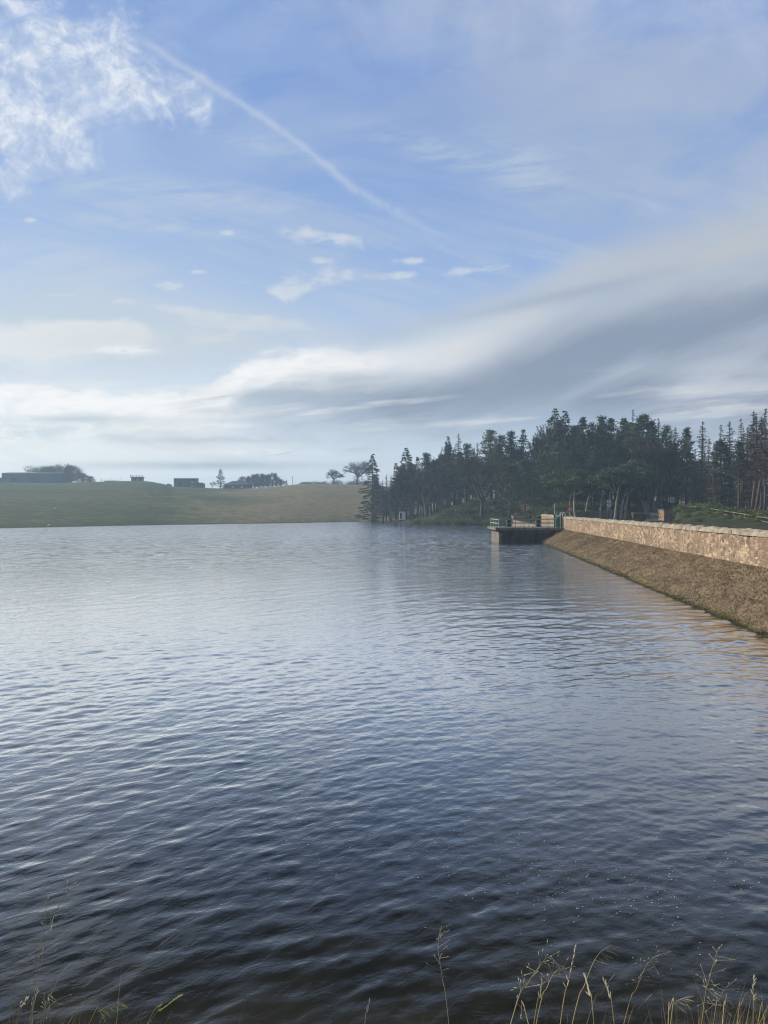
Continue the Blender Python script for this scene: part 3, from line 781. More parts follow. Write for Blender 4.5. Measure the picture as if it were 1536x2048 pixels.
def dome_tree(h, rad, seed):
    "old field tree: short stem, crown of fine twigs reaching nearly to the ground"
    g = Bag(seed); r = g.r; C = []; tb = MB(); tb.tube([(0, 0, -.2), (.1, 0, h * .2), (0, .1, h * .5)], [.45, .35, .15], 6, False)
    for i in range(40):
        a = r.random() * 6.283; el = r.random() ** .8 * 1.45; q = .72 + .3 * r.random()
        e = np.array([cos(a) * cos(el) * rad * q, sin(a) * cos(el) * rad * q, h * (.16 + .80 * sin(el) * q)])
        tb.tube([(0, 0, h * .12), tuple(e * [.5, .5, .62]), tuple(e)], [.16, .10, .03], 4, False)
        m = 70; d = r.normal(size=(m, 3)) * [1.1, 1.1, .75]; C.append(e * (.80 + .12 * r.random()) + d * .62)
    C = np.concatenate(C); C = C[C[:, 2] > .25]
    out = C / np.linalg.norm(C, axis=1)[:, None]
    g.cards(C, .8, .8, .16, -.2, out * .8)
    return tb.mesh('trunk', M['bark_grey'], True), g.mesh('crown', M['twig'])

LIB = {}
def lib(kind):
    "meshes of each kind, built once; all of nominal height 10 to 16 m"
    if kind in LIB: return LIB[kind]
    k, i = kind.rsplit('_', 1); i = int(i)
    if k == 'spruce': v = (16, spruce(16, (3.4, 4.2, 2.9, 4.4)[i], 20 + i, base=(.05, .10, .30, .03)[i]))
    elif k == 'fir': v = (16, spruce(16, (2.4, 2.9)[i], 40 + i, base=.28, ragged=.42, dens=.75, droop=.05, size=.5))
    elif k == 'pine': v = (15, pine(15, (2.0, 2.5, 1.7, 2.2, 2.6)[i], 60 + i, base=(.38, .30, .45, .22, .34)[i], nclump=(36, 44, 28, 48, 40)[i], csize=(.95, 1.0, .9, .9, 1.05)[i]))
    elif k == 'fullpine': v = (13, pine(13, (2.9, 3.4)[i], 80 + i, base=.16, nclump=52, csize=1.05, taper=.6, per=110, size=.32))
    elif k == 'larch': v = (16, larch(16, (3.0, 3.4, 2.4)[i], 100 + i, base=(.16, .25, .3)[i], dens=1.25))
    elif k == 'leaning': v = (16, larch(16, (2.8, 2.4)[i], 110 + i, lean=(.16, .22)[i], base=.3, w=.13, dens=1.2))
    elif k == 'bare': v = (10, bare_tree(10, 130 + i, spread=(.75, .62, .8, .5)[i], up=(.25, .6, .2, .9)[i], levels=6, fork=3))
    elif k == 'lone': v = (10, bare_tree(10, 230 + i, spread=(.80, .90)[i], up=(.15, .10)[i], levels=5, fork=4, w=.12, trunk_t=.15))
    elif k == 'dense': v = (10, dome_tree(10, (6.5, 5.2)[i], 150 + i))
    elif k == 'umbrella': v = (9, umbrella(9, (4.6, 3.4, 2.6)[i], 170 + i, (-.10, .14, .20)[i], nplate=(34, 26, 20)[i], mat=('umbrella', 'pine', 'pine')[i]))
    LIB[kind] = v; return v
NAMES = {'spruce': ('spruce_tree', 'tree'), 'fir': ('fir_tree', 'tree'), 'pine': ('pine_tree', 'tree'), 'fullpine': ('pine_tree', 'tree'), 'larch': ('larch_tree', 'tree'), 'leaning': ('larch_tree', 'tree'),
         'bare': ('bare_tree', 'tree'), 'lone': ('bare_tree', 'tree'), 'dense': ('dense_tree', 'tree'), 'umbrella': ('umbrella_pine', 'tree')}
def plant(kind, x, y, h, label, group, wide=1.0, rz=None, z=None, mirror=False, crown=True):
    h0, (tm, cm) = lib(kind); k = h / h0
    if z is None: z = hz(x, y) - .05
    o = empty(NAMES[kind.rsplit('_', 1)[0]][0], (x, y, z), random.Random(int(x * 97 + y * 31)).random() * 6.28 if rz is None else rz)
    o.scale = (k * wide * (-1 if mirror else 1), k * wide, k)
    tag(o, label, 'tree', group)
    link('trunk', tm, o)
    if crown: link('crown', cm, o)
    return o
def plant_px(kind, px, ytop, Y, label, group, **kw):
    x = (px - 768) / F * Y; z = hz(x, Y) - .05
    return plant(kind, x, Y, EYE - (ytop - 1017) / F * Y - z, label, group, z=z, **kw)

FG = 'trees along the edge of the wood'
FRONT = [
 # kind, px, top y, distance, width, label
 ('spruce_3', 745, 905, 164, .95, 'dark spruce at the left tip of the wood, branched down to the water'),
 ('larch_0', 773, 948, 165, 1.0, 'short greyish bare larch right of the spruce at the tip of the wood'),
 ('spruce_0', 792, 925, 168, .95, 'small dark spruce left of the tall pointed spruce above the white hut'),
 ('spruce_1', 812, 893, 162, 1.0, 'tall sharply pointed spruce rising straight above the white hut'),
 ('fir_0', 835, 912, 160, .9, 'round topped fir just right of the pointed spruce above the white hut'),
 ('pine_1', 853, 904, 158, 1.2, 'bushy pine with a blunt top, left of the bent dead larch'),
 ('leaning_0', 868, 893, 160, .8, 'bare larch with its top bent to the right against the sky'),
 ('spruce_2', 896, 869, 152, .75, 'tall dark conifer with a knobbly top right of the bent larch'),
 ('larch_1', 917, 866, 150, 1.0, 'thin spired larch just right of the knobbly topped conifer'),
 ('pine_0', 934, 884, 148, 1.2, 'flat topped pine between the spired larch and the round headed pine'),
 ('larch_2', 955, 885, 146, 1.1, 'pale bare larch showing sky through it left of the round headed pine'),
 ('pine_4', 981, 856, 140, 1.15, 'tall pine with a round cloudlike head on the skyline'),
 ('pine_2', 1003, 868, 142, 1.2, 'slim pine squeezed right of the round headed pine'),
 ('pine_1', 1022, 860, 140, 1.0, 'pine with a one sided crown stretched towards the right on the skyline'),
 ('spruce_2', 1047, 855, 138, .95, 'narrow dark fir with a star shaped tip'),
 ('bare_1', 1066, 855, 140, .8, 'brownish leafless tree left of the reddish bare crown'),
 ('bare_3', 1087, 845, 138, .9, 'reddish bare crown just left of the tallest pair of spruces'),
 ('spruce_1', 1110, 813, 132, .95, 'tallest spruce of the wood, the left one of a touching pair'),
 ('spruce_3', 1131, 818, 130, 1.05, 'broad dark spruce, the right one of the tallest touching pair'),
 ('pine_3', 1166, 830, 132, .9, 'spiky topped pine right of the tallest pair of spruces'),
 ('pine_0', 1184, 842, 131, 1.0, 'lower loose pine between two spiky topped pines'),
 ('pine_1', 1203, 829, 130, .9, 'spiky topped pine in the middle of the level part of the skyline'),
 ('pine_4', 1222, 833, 130, .95, 'light green feathery pine on the level part of the skyline'),
 ('pine_3', 1248, 832, 128, 1.0, 'dark pine with a wide top left of the thin bare spire'),
 ('larch_2', 1266, 817, 128, .8, 'thin bare spire poking out between two dense dark pines'),
 ('fullpine_1', 1286, 825, 124, .95, 'dense dark pine with a big rounded head right of the thin spire'),
 ('pine_2', 1303, 838, 124, 1.1, 'dark pine leaning on the big rounded pine from the right'),
 ('larch_0', 1317, 834, 124, 1.0, 'bare larch just right of the big rounded dark pine'),
 ('pine_1', 1333, 848, 120, 1.0, 'grey green pine with a narrow head above the signboard by the path'),
 ('larch_1', 1351, 852, 120, 1.0, 'bare pinkish larch above the stone gate pier'),
 ('pine_3', 1374, 850, 116, .85, 'narrow dark pine with stepped tufts left of the sky gap'),
 ('larch_0', 1405, 841, 114, 1.2, 'lone conical bare larch standing against the open sky'),
 ('fullpine_0', 1441, 878, 104, .95, 'spreading dark pine with a stout forked stem in front of bare larches'),
 ('larch_2', 1442, 848, 116, 1.1, 'bare larch tip above the spreading dark pine'),
 ('larch_1', 1459, 841, 114, 1.1, 'pinkish bare larch right above the spreading dark pine'),
 ('larch_0', 1482, 835, 108, 1.0, 'bare larch left of the wind bent larches at the right'),
 ('leaning_1', 1480, 824, 100, .8, 'dead larch whose top is bent over to the right, left one of the bent trio'),
 ('larch_1', 1507, 820, 98, 1.0, 'upright larch between the wind bent ones'),
 ('leaning_0', 1504, 815, 92, .9, 'wind bent bare larch, middle one of the bent trio'),
 ('leaning_1', 1512, 805, 84, 1.0, 'tallest wind bent dead larch at the far right of the wood'),
 ('pine_2', 1478, 880, 100, 1.0, 'thin green pine between the larches at the right'),
 ('larch_2', 1530, 835, 90, 1.1, 'bare larch at the right end, under the tallest bent one'),
 ('pine_0', 1556, 850, 84, 1.0, 'pine just past the right end of the bent larches'),
 ('bare_1', 1300, 868, 118, 1.1, 'brownish bare crown in front of the dark pines above the boulders'),
 ('bare_3', 1322, 872, 117, 1.2, 'pinkish bare crown right of the brownish one above the boulders'),
 ('bare_1', 965, 892, 136, .9, 'grey bare tree in front of the stems below the round headed pine'),
 ('bare_3', 930, 908, 142, .9, 'reddish bare tree below the thin spired larch'),
 ('larch_2', 1003, 905, 134, 1.0, 'low bare larch on the top of the gorse bank'),
 ('bare_0', 852, 930, 150, .9, 'grey bare tree low in the wood left of the gorse bank'),
 ('larch_0', 1585, 835, 82, 1.1, 'bare larch past the right end of the wood edge'),
]
for k, px, yt, Y, w, lb in FRONT:
    rz = 0.15 if k.startswith('leaning') else None
    plant_px(k, px, yt, Y, lb, FG, wide=w * (1.0 if k.startswith(('larch', 'bare')) else 1.05), rz=rz)
# wind-shaped pines on the grass before the wood
for kind, px, yt, Y, w, mir, lb in [
    ('umbrella_0', 1152, 934, 104, .95, False, 'wide flat crowned pine spreading low in front of the dark wood'),
    ('umbrella_1', 1136, 950, 112, .8, False, 'pale stemmed pine under the left side of the wide flat crown'),
    ('umbrella_2', 1170, 948, 114, .9, False, 'slender pale pine behind the wide flat crowned one'),
    ('umbrella_1', 1198, 936, 112, .9, False, 'pale pine with a half shaded stem left of the notice board'),
    ('umbrella_2', 1216, 930, 118, .9, False, 'leaning pine standing right behind the notice board'),
    ('umbrella_1', 1228, 925, 108, 1.0, False, 'crooked pale pine with a broken branch just right of the notice board'),
    ('umbrella_2', 1240, 935, 110, 1.0, False, 'short pale leaning pine, left of two close twin stems'),
    ('umbrella_2', 1248, 915, 112, 1.0, False, 'pale leaning pine, nearest the path of the leaning group')]:
    plant_px(kind, px, yt, Y, lb, 'pale stemmed pines on the bank', wide=w, rz=.1 + .2 * ((px * 7) % 5) / 5, mirror=mir)

# the body of the wood behind: nothing tells these apart, they share their labels by kind
SKY_LINE = sorted((px, yt) for _, px, yt, *_ in FRONT)
slx = [a for a, _ in SKY_LINE]; sly = [b for _, b in SKY_LINE]
rr = random.Random(4)
kinds = ['pine_0', 'pine_1', 'pine_2', 'pine_3', 'pine_4', 'spruce_2', 'fir_0', 'fir_1', 'larch_0', 'larch_1', 'pine_1', 'pine_4', 'spruce_1']
LB = {'pine': 'dark pine with a bare lower stem standing inside the wood', 'spruce': 'dark spruce standing inside the wood', 'fir': 'ragged dark fir standing inside the wood', 'larch': 'bare larch standing inside the wood'}
n_in = 0
for i in range(175):
    px = 748 + (1600 - 748) * (i + rr.random()) / 175 if i < 110 else rr.uniform(840, 1420)
    Ymin = np.interp(px, [740, 850, 950, 1040, 1250, 1536], [166, 152, 148, 140, 128, 100])
    Y = Ymin + 3 + rr.random() ** 1.2 * (26 if px < 840 else 46)
    yt = np.interp(px, slx, sly) + 18 + 46 * rr.random()
    if px > 1385: yt += 12
    k = rr.choice(kinds if px < 1385 else ['larch_0', 'larch_1', 'larch_2', 'pine_2', 'pine_0'])
    plant_px(k, px, yt, Y, LB[k.split('_')[0]], k.split('_')[0] + ' trees inside the wood', wide=1.0 + .25 * rr.random()); n_in += 1
for i in range(18):
    px = 1400 + 180 * (i + rr.random()) / 18; Y = 96 + 34 * rr.random(); yt = np.interp(px, slx, sly) + 6 + 40 * rr.random()
    plant_px(rr.choice(['larch_0', 'larch_1', 'larch_2']), px, yt, Y, 'brownish bare larch packed among others at the right end of the wood', 'larches at the right end of the wood', wide=1.0)
for i in range(40):
    px = 1060 + 520 * (i + rr.random()) / 40; Y = np.interp(px, [1060, 1350, 1580], [150, 140, 122]) + 10 * rr.random()
    plant_px('fullpine_%d' % (i % 2), px, np.interp(px, [1060, 1350, 1580], [925, 950, 968]) + 14 * rr.random(), Y, 'young dark pine filling the shade under the tall trees', 'young pines under the tall trees', wide=1.3)
# lower, darker pines that fill the middle of the wood behind the pale stems
for i, (px, yt) in enumerate([(1085, 905), (1112, 890), (1140, 900), (1165, 905), (1190, 890), (1215, 880), (1238, 890), (1262, 895), (1290, 900), (1318, 905), (1345, 915), (1372, 925), (1050, 915), (1020, 925)]):
    plant_px('fullpine_%d' % (i % 2), px, yt, 122 + (i * 5) % 9, 'bushy dark green pine low in the middle of the wood', 'bushy pines in the middle of the wood', wide=1.25)
# larch scrub beside the hut
for i, (px, yt) in enumerate([(765, 960), (782, 950), (800, 945), (822, 950), (842, 945), (862, 950), (880, 945)]):
    plant_px(('larch_0', 'larch_2', 'bare_1')[i % 3], px, yt, 158 - max(0, px - 800) * .09, 'young grey leafless tree at the water end of the wood', 'young leafless trees by the hut', wide=1.2)

# trees along the crest of the pasture hill
HG = 'trees on the pasture hill'
def hill(kind, px, yt, lb, w=1.0, Y=301, grp=HG): plant_px(kind, px, yt, Y, lb, grp, wide=w)
hill('bare_2', 62, 930, 'faint leafless tree rising behind the long dark shed', .9)
hill('dense_0', 84, 928, 'rounded tree behind the right half of the long shed', 1.1)
hill('dense_1', 102, 927, 'low rounded crown between the shed and the great dome shaped tree', 1.2)
hill('dense_0', 126, 924, 'great dome shaped tree crown on the skyline right of the long shed', 1.35)
hill('dense_1', 143, 926, 'wind swept right half of the great dome of trees', 1.25)
hill('dense_0', 165, 944, 'lower rounded tree right of the great dome on the hill', 1.2)
hill('dense_1', 180, 950, 'smallest tree at the right end of the hilltop clump', 1.3)
hill('spruce_1', 441, 937, 'lone conical conifer on the hill right of the dark cabin', 1.35)
hill('bare_1', 424, 962, 'small bush like bare tree at the foot of the lone conifer', 1.5)
for i, (px, yt) in enumerate([(481, 956), (490, 951), (500, 949), (509, 946), (518, 946), (527, 944), (536, 945), (545, 944), (553, 950), (561, 956), (568, 961)]):
    hill(('dense_1', 'bare_3', 'dense_0')[i % 3], px, yt, 'grey leafless tree in the rounded clump on the hill', (1.0, 1.5, .9)[i % 3], 299 + (i * 3) % 7, 'rounded clump of leafless trees on the hill')
hill('spruce_0', 573, 959, 'little dark pointed conifer at the right end of the leafless clump', 1.5)
hill('lone_0', 668, 937, 'smaller of the two lone leafless trees on the right of the hill', 1.15)
hill('lone_1', 716, 920, 'large spreading leafless tree on the hill beside the tip of the wood', 1.15)

# ------------------------------------------------------------------ hedges and bushes
def bush_mesh(name, seed, rx, ry, h, mat, n=900, size=.22, cut=None):
    g = Bag(seed); r = g.r; C = []
    for i in range(9):
        a = r.random() * 6.28; q = sqrt(r.random()) * .65; cx, cy = cos(a) * rx * q, sin(a) * ry * q; s_ = .35 + .3 * r.random()
        d = r.normal(size=(n // 9, 3)); d /= np.linalg.norm(d, axis=1)[:, None]; d[:, 2] = np.abs(d[:, 2]); rr_ = r.random(n // 9) ** .35
        C.append(np.stack([cx + d[:, 0] * rr_ * s_ * rx, cy + d[:, 1] * rr_ * s_ * ry, d[:, 2] * rr_ * h * (.6 + .5 * r.random())], 1))
    C = np.concatenate(C)
    if cut is not None: C = C[C[:, 2] > cut * h]
    g.cards(C, size, .8, .4, -.4); return g.mesh(name, mat)
bm_ = [bush_mesh('foliage', 300 + i, 1.5, 1.3, 1.25, M['gorse'], 1000) for i in range(4)] + [bush_mesh('foliage', 310 + i, 1.4, 1.2, .95, M['gorse_brown'], 800) for i in range(2)]
fl = [bush_mesh('flowers', 320 + i, 1.52, 1.32, 1.3, M['flower'], 260, .17, .45) for i in range(3)]
def gorse(x, y, s, i, label, flowers, grp):
    o = empty('gorse_bush', (x, y, hz(x, y) - .1), i * 1.7); o.scale = (s, s, s * (.85 + .3 * ((i * 37) % 10) / 10)); tag(o, label, 'bush', grp)
    link('foliage', bm_[i % 6], o)
    if flowers: link('flowers', fl[i % 3], o)
rr = random.Random(8); i = 0
for px in np.arange(838, 1130, 6.2):            # bank above the water between the hut and the jetty
    sh = np.interp(px, [838, 850, 920, 980, 1040, 1130], [141, 139, 130, 132, 122, 108])
    for row in range(4):
        Y = sh + 1.6 + row * 3.0 + rr.uniform(-1, 1); q = px + rr.uniform(-4, 4); x = (q - 768) / F * Y
        if q < 870 and row > 2: continue
        bl = rr.random() < (.18 if row < 3 else .42) + .25 * (q > 1060); i += 1
        gorse(x, Y, rr.uniform(.75, 1.25), i, 'gorse bush dotted with yellow flowers on the bank behind the jetty' if bl else 'dark green gorse bush on the bank behind the jetty', bl,
              'flowering gorse on the bank behind the jetty' if bl else 'green gorse on the bank behind the jetty')
for px in np.arange(1140, 1262, 9):              # slope under the pale pines
    for row in range(2):
        Y = 115 + row * 4 + rr.uniform(-1, 1); x = (px + rr.uniform(-4, 4) - 768) / F * Y; i += 1
        gorse(x, Y, rr.uniform(.6, 1.05), i, 'yellow gorse bush under the pale stemmed pines', True, 'yellow gorse under the pale stemmed pines')
for px, Y, s, bl in [(1374, 92, .8, 0), (1395, 88, .8, 1), (1420, 84, .9, 1), (1428, 90, .6, 1), (1452, 78, .8, 0), (1476, 74, .9, 0), (1500, 72, .8, 1), (1520, 66, .8, 0), (1366, 98, .9, 0), (1408, 96, .8, 0), (1440, 88, .8, 0), (1466, 84, .9, 0), (1490, 80, .8, 0), (1385, 99, .8, 0)]:
    x = (px - 768) / F * Y; i += 1
    gorse(x, Y, s, i, 'gorse bush with a few yellow flowers on the railed grass bank' if bl else 'dull green bush on the railed grass bank', bool(bl), 'flowering gorse on the railed bank' if bl else 'green bushes on the railed bank')
rr = random.Random(21)
for k in range(44):
    Y = 62 + 42 * rr.random(); px = rr.uniform(1352, 1356 + (104 - Y) * 5.2); x = (px - 768) / F * Y; i += 1
    if hz(x, Y) < 1.5: continue
    gorse(x, Y, rr.uniform(.35, .6), (i * 3) % 6, 'small brownish bush in the rough grass of the railed bank', False, 'small brownish bushes on the railed bank')
o = empty('gorse_bush', (0, 0, 0)); x, y = (1473 - 768) / F * 50, 50
o.location = (x, y, hz(x, y) - .05); o.scale = (.42, .42, .5); tag(o, 'tiny yellow gorse bush just behind the wall coping near the right edge', 'bush'); link('foliage', bm_[4], o); link('flowers', fl[0], o)
for px, w_, h_, lb in [(640, 9, 1.6, 'low hedge left of the smaller lone tree on the hill'), (524, 19, 3.2, 'low scrub between the stems of the rounded leafless clump'), (612, 6, 1.2, 'thin ragged hedge end on the right hand hilltop'), (674, 8, 2.4, 'thick hedge around the foot of the smaller lone tree'), (704, 8, 2.6, 'thick hedge left of the large spreading leafless tree'), (730, 7, 2.6, 'thick hedge running in behind the tip of the wood'), (338, 4, 1.2, 'small scrubby bush left of the dark cabin on the hill'), (452, 3, 1.6, 'scrubby bush right of the lone conifer on the hill')]:
    x = (px - 768) / F * 301; m = bush_mesh('hedge', px, w_ * .5, 1.4, h_, M['hill_bush'], 1400, .35)
    tag(link('hedge', m, None, (x, 301, hz(x, 301) - .2)), lb, 'hedge', 'hedges on the hill')

# ------------------------------------------------------------------ dam parapet
WALL_TOP = 2.12
def wall_seg(y0, y1, top, label, thick=.46, base=.5, cap=True, name='parapet_wall', roundend=False, seed=1):
    o = empty(name, (x_wall(y0) + thick / 2, y0, 0)); tag(o, label, 'wall', 'stone parapet of the dam')
    rg = random.Random(seed); ox, oy = o.location.x, o.location.y
    n = max(2, int((y1 - y0) / .55)); V = []; Fc = []; rows = 5
    for i in range(n + 1):
        y = y0 + (y1 - y0) * i / n; x = x_wall(y)
        ring = [(x + .04 * (1 - k / rows) + (fbm(np.array([y * 2.2]), np.array([k * 1.3]), 3)[0]) * .035, base + (top - base) * k / rows) for k in range(rows + 1)]
        ring += [(x + thick, top), (x + thick, base)]
        V += [(a - ox, y - oy, b) for a, b in ring]
    m = rows + 3
    for i in range(n):
        for k in range(m):
            a = i * m + k; b = i * m + (k + 1) % m; Fc.append((a, a + m, b + m, b))
    Fc.append(tuple(range(m))); Fc.append(tuple(n * m + k for k in range(m))[::-1])
    b = MB(); b.add(V, Fc); b.build('wall_body', M['wall'], o)
    if cap:                                   # rough half-round coping stones, each a little different
        b = MB(); y = y0
        while y < y1:
            L = min(.30 + .26 * rg.random(), y1 - y + .01); x = x_wall(y + L / 2) + thick / 2
            w = thick / 2 + .05 + .02 * rg.random(); h = .165 + .045 * rg.random(); tw = rg.uniform(-.03, .03); prof = []
            for k in range(8):
                t = k / 7; a = pi * (1 - t); prof.append((cos(a) * w * (.90 + .2 * rg.random()), max(0, sin(a)) ** .6 * h * (.85 + .3 * rg.random())))
            vs = []
            for s_, e in ((0, .84), (.12, 1.0), (.88, 1.0), (1, .84)):
                vs += [(x - ox + p * e + tw * (s_ - .5), y - oy + L * s_ * .985, top + .003 + max(0, q) * e) for p, q in prof]
            fs = [(j * 8 + k, j * 8 + k + 1, (j + 1) * 8 + k + 1, (j + 1) * 8 + k) for j in range(3) for k in range(7)] + [tuple(range(8))[::-1], tuple(24 + k for k in range(8))]
            b.add(vs, fs); y += L
        b.build('coping', M['coping'], o)
    return o
wall_seg(2.0, 65.2, WALL_TOP, 'long rubble stone parapet with rounded pale coping running from the right edge to the jetty', seed=2)
wall_seg(71.0, 82.0, WALL_TOP + .05, 'short stretch of stone parapet beyond the jetty, ending in a clean corner', base=.0, seed=3)
wall_seg(82.4, 123, 1.06, 'low plain stone wall continuing beyond the parapet at the waterline', base=-.6, cap=False, seed=4)
b = MB(); o = empty('stone_pier', (x_wall(122.5) + 1.0, 122.5, 0)); tag(o, 'squat stone block closing the far end of the low waterside wall', 'pier')
b.box((0, 0, .55), (2.1, 1.6, 2.0)); b.build('pier_body', M['wall'], o, bevel=.06)
b = MB(); b.box((0, 0, 1.66), (2.3, 1.8, .2)); b.build('pier_cap', M['coping'], o, bevel=.05)

# ------------------------------------------------------------------ jetty
J = empty('jetty', (10.0, 65.0, 0)); tag(J, 'concrete jetty with a body toned dark for shade, a pale slab deck and thin railings beside the dam', 'jetty')
b = MB(); b.box((2.95, 2.5, .10), (5.5, 4.4, 2.05), taper=1.0); b.build('base_block', M['shade_concrete'], J, bevel=.04)
b = MB()                                      # splayed corbel under the deck
V = [(.2, .3, .80), (5.9, .3, .80), (5.9, 4.75, .80), (.2, 4.75, .80), (-.05, .05, 1.08), (6.1, .05, 1.08), (6.1, 4.95, 1.08), (-.05, 4.95, 1.08)]
b.add(V, [(3, 2, 1, 0), (4, 5, 6, 7), (0, 1, 5, 4), (1, 2, 6, 5), (2, 3, 7, 6), (3, 0, 4, 7)]); b.build('corbel', M['concrete'], J)
b = MB(); b.box((3.15, 2.5, 1.20), (6.7, 5.2, .235)); b.build('deck', M['concrete'], J, bevel=.02)
b = MB(); b.box((.28, 2.5, .05), (.30, 4.5, 2.0)); b.build('end_face', M['concrete'], J, bevel=.03)  # lake end in the lighter concrete, standing in for sun on it
RT = 2.02
def railing(pts, posts, mat, label, sizes=.026):
    o = empty('railing', (0, 0, 0)); o.parent = J; o['label'] = label
    for z in (RT, 1.68):
        b = MB()
        for p, q in zip(pts[:-1], pts[1:]): b.tube([(p[0], p[1], z), (q[0], q[1], z)], sizes, 6)
        b.build('rail', M[mat], o)
    for p in posts:
        b = MB(); b.tube([(p[0], p[1], 1.3), (p[0], p[1], RT + .03)], sizes * 1.1, 6); b.box((p[0], p[1], 1.33), (.12, .12, .02)); b.build('post', M[mat], o)
railing([(.1, .1), (.1, 4.9)], [(.1, .1), (.1, 1.7), (.1, 3.3), (.1, 4.9)], 'rail_pale', 'pale sunlit railing across the lake end of the jetty', .034)
fx = [((p - 768) / F * 65.1 - 10) for p in (1010, 1031, 1048, 1066, 1082, 1098)]
railing([(.1, .1), (5.0, .1)], [(q, .1) for q in fx], 'rail_grey', 'dark railing along the near side of the jetty')
bx = [((p - 768) / F * 69.9 - 10) for p in (1006, 1022, 1042, 1058, 1076, 1094)]
railing([(.1, 4.9), (6.0, 4.9)], [(q, 4.9) for q in bx], 'rail_grey', 'railing along the far side of the jetty')
def cabinet(px, Y, w, d, h, mat, label, name='control_cabinet'):
    x = (px - 768) / F * Y; o = empty(name, (x, Y, 1.318)); tag(o, label, 'cabinet', 'cabinets standing on the jetty')
    b = MB(); b.box((0, 0, h / 2), (w, d, h)); b.build('cabinet_body', M[mat], o, bevel=.02)
    b = MB(); b.box((0, -d / 2 - .012, h * .48), (w * .78, .02, h * .8)); b.build('door', M['dark'], o)
    b = MB(); b.box((0, 0, h + .012), (w + .08, d + .08, .03)); b.build('lid', M[mat], o)
cabinet(1017.5, 68.2, .36, .45, .62, 'sheet', 'dark blue green cabinet near the lake end of the jetty')
cabinet(1076, 68.0, .38, .45, .66, 'sheet', 'dark blue grey cabinet in the middle of the jetty')
# green valve headstock with its mast
gx = (1113 - 768) / F * 66.0
o = empty('valve_headstock', (gx, 66.0, 1.3)); tag(o, 'green painted winding gear housing with sloping top at the dam end of the jetty', 'winding gear')
b = MB(); b.add([(-.12, -.35, 0), (.42, -.35, 0), (.42, .35, 0), (-.12, .35, 0), (-.12, -.35, .78), (.42, -.35, 1.18), (.42, .35, 1.18), (-.12, .35, .78)], [(3, 2, 1, 0), (4, 5, 6, 7), (0, 1, 5, 4), (1, 2, 6, 5), (2, 3, 7, 6), (3, 0, 4, 7)])
b.build('housing', M['green'], o, bevel=.02)
b = MB(); b.tube([(-.22, -.1, 0), (-.22, -.1, 1.12)], .05, 8); b.box((-.22, -.1, 1.12), (.16, .16, .12)); b.tube([(-.12, -.1, 1.16), (-.02, -.1, 1.42), (.02, -.1, 1.44)], .022, 6); b.build('crank', M['green'], o)
b = MB(); b.tube([(-.16, 0, .7), (.35, 0, 1.28), (.75, 0, 1.34)], .02, 6); b.build('handrail', M['rail_pale'], o)
o2 = MB(); px_ = (1109 - 768) / F * 66.4; o2.tube([(0, 0, 0), (0, 0, 2.12)], .04, 8); o2.box((0, 0, .01), (.22, .22, .025)); 
tag(o2.build('gauge_pole', M['rail_pale'], None, (px_, 66.4, 1.3175)), 'tall thin pale mast standing beside the green winding gear', 'pole')
for px0, lb in ((1123.5, 'white hooped handrail at the jetty gate, the one nearer the green gear'), (1128.6, 'white hooped handrail at the jetty gate, the one touching the parapet')):
    Yh = 65.6; x = (px0 - 768) / F * Yh; o = empty('hooped_handrail', (x, Yh, 1.3)); tag(o, lb, 'handrail', 'white hooped handrails at the jetty gate')
    r_ = .13; arc = [(-r_ * cos(a), .12 * (1 - cos(a)), 1.20 + r_ * sin(a)) for a in np.linspace(0, pi, 9)]
    b = MB(); b.tube([(-r_, 0, 0)] + arc + [(r_, .24, 0)], .032, 7); b.build('hoop', M['white'], o)
    for z in (.35, .75): b = MB(); b.tube([(-r_, 0, z), (r_, .24, z)], .02, 6); b.build('rung', M['white'], o)

# ------------------------------------------------------------------ beyond the parapet
def at(px, Y): return ((px - 768) / F * Y, Y)
# lifebuoy station
x, y = at(1140, 88); z0 = hz(x, y); o = empty('lifebuoy_station', (x, y, z0)); tag(o, 'red lifebuoy station with a white ring on a post behind the parapet', 'lifebuoy station')
b = MB(); b.tube([(0, .05, -.1), (0, .05, 2.0)], .04, 8); b.build('post', M['rail_pale'], o)
zb = EYE - (1019 - 1017) / F * 88 - z0
b = MB(); b.box((-.02, 0, zb), (.46, .06, .66)); b.add([(-.27, -.06, zb + .34), (.23, -.06, zb + .34), (.23, .08, zb + .34), (-.27, .08, zb + .34), (-.02, 0, zb + .50)], [(3, 2, 1, 0), (0, 1, 4), (1, 2, 4), (2, 3, 4), (3, 0, 4)]); b.build('housing', M['red'], o, bevel=.01)
def torus(R_, r_, c, n=20, m=8, a0=0, a1=2 * pi):
    vs = []; fs = []
    for i in range(n + 1):
        a = a0 + (a1 - a0) * i / n
        for j in range(m):
            t = 2 * pi * j / m; q = R_ + r_ * cos(t); vs.append((c[0] + q * cos(a), c[1] + r_ * sin(t), c[2] + q * sin(a)))
    for i in range(n):
        for j in range(m): fs.append((i * m + j, i * m + (j + 1) % m, (i + 1) * m + (j + 1) % m, (i + 1) * m + j))
    return vs, fs
ring = MB(); ring.add(*torus(.17, .052, (.05, -.09, zb - .02))); rg = ring.build('ring', M['white'], o, smooth=True)
for a in (0.5, 2.1, 3.6, 5.2): b = MB(); b.add(*torus(.17, .055, (.05, -.09, zb - .02), 4, 8, a, a + .45)); b.build('band', M['red'], rg)

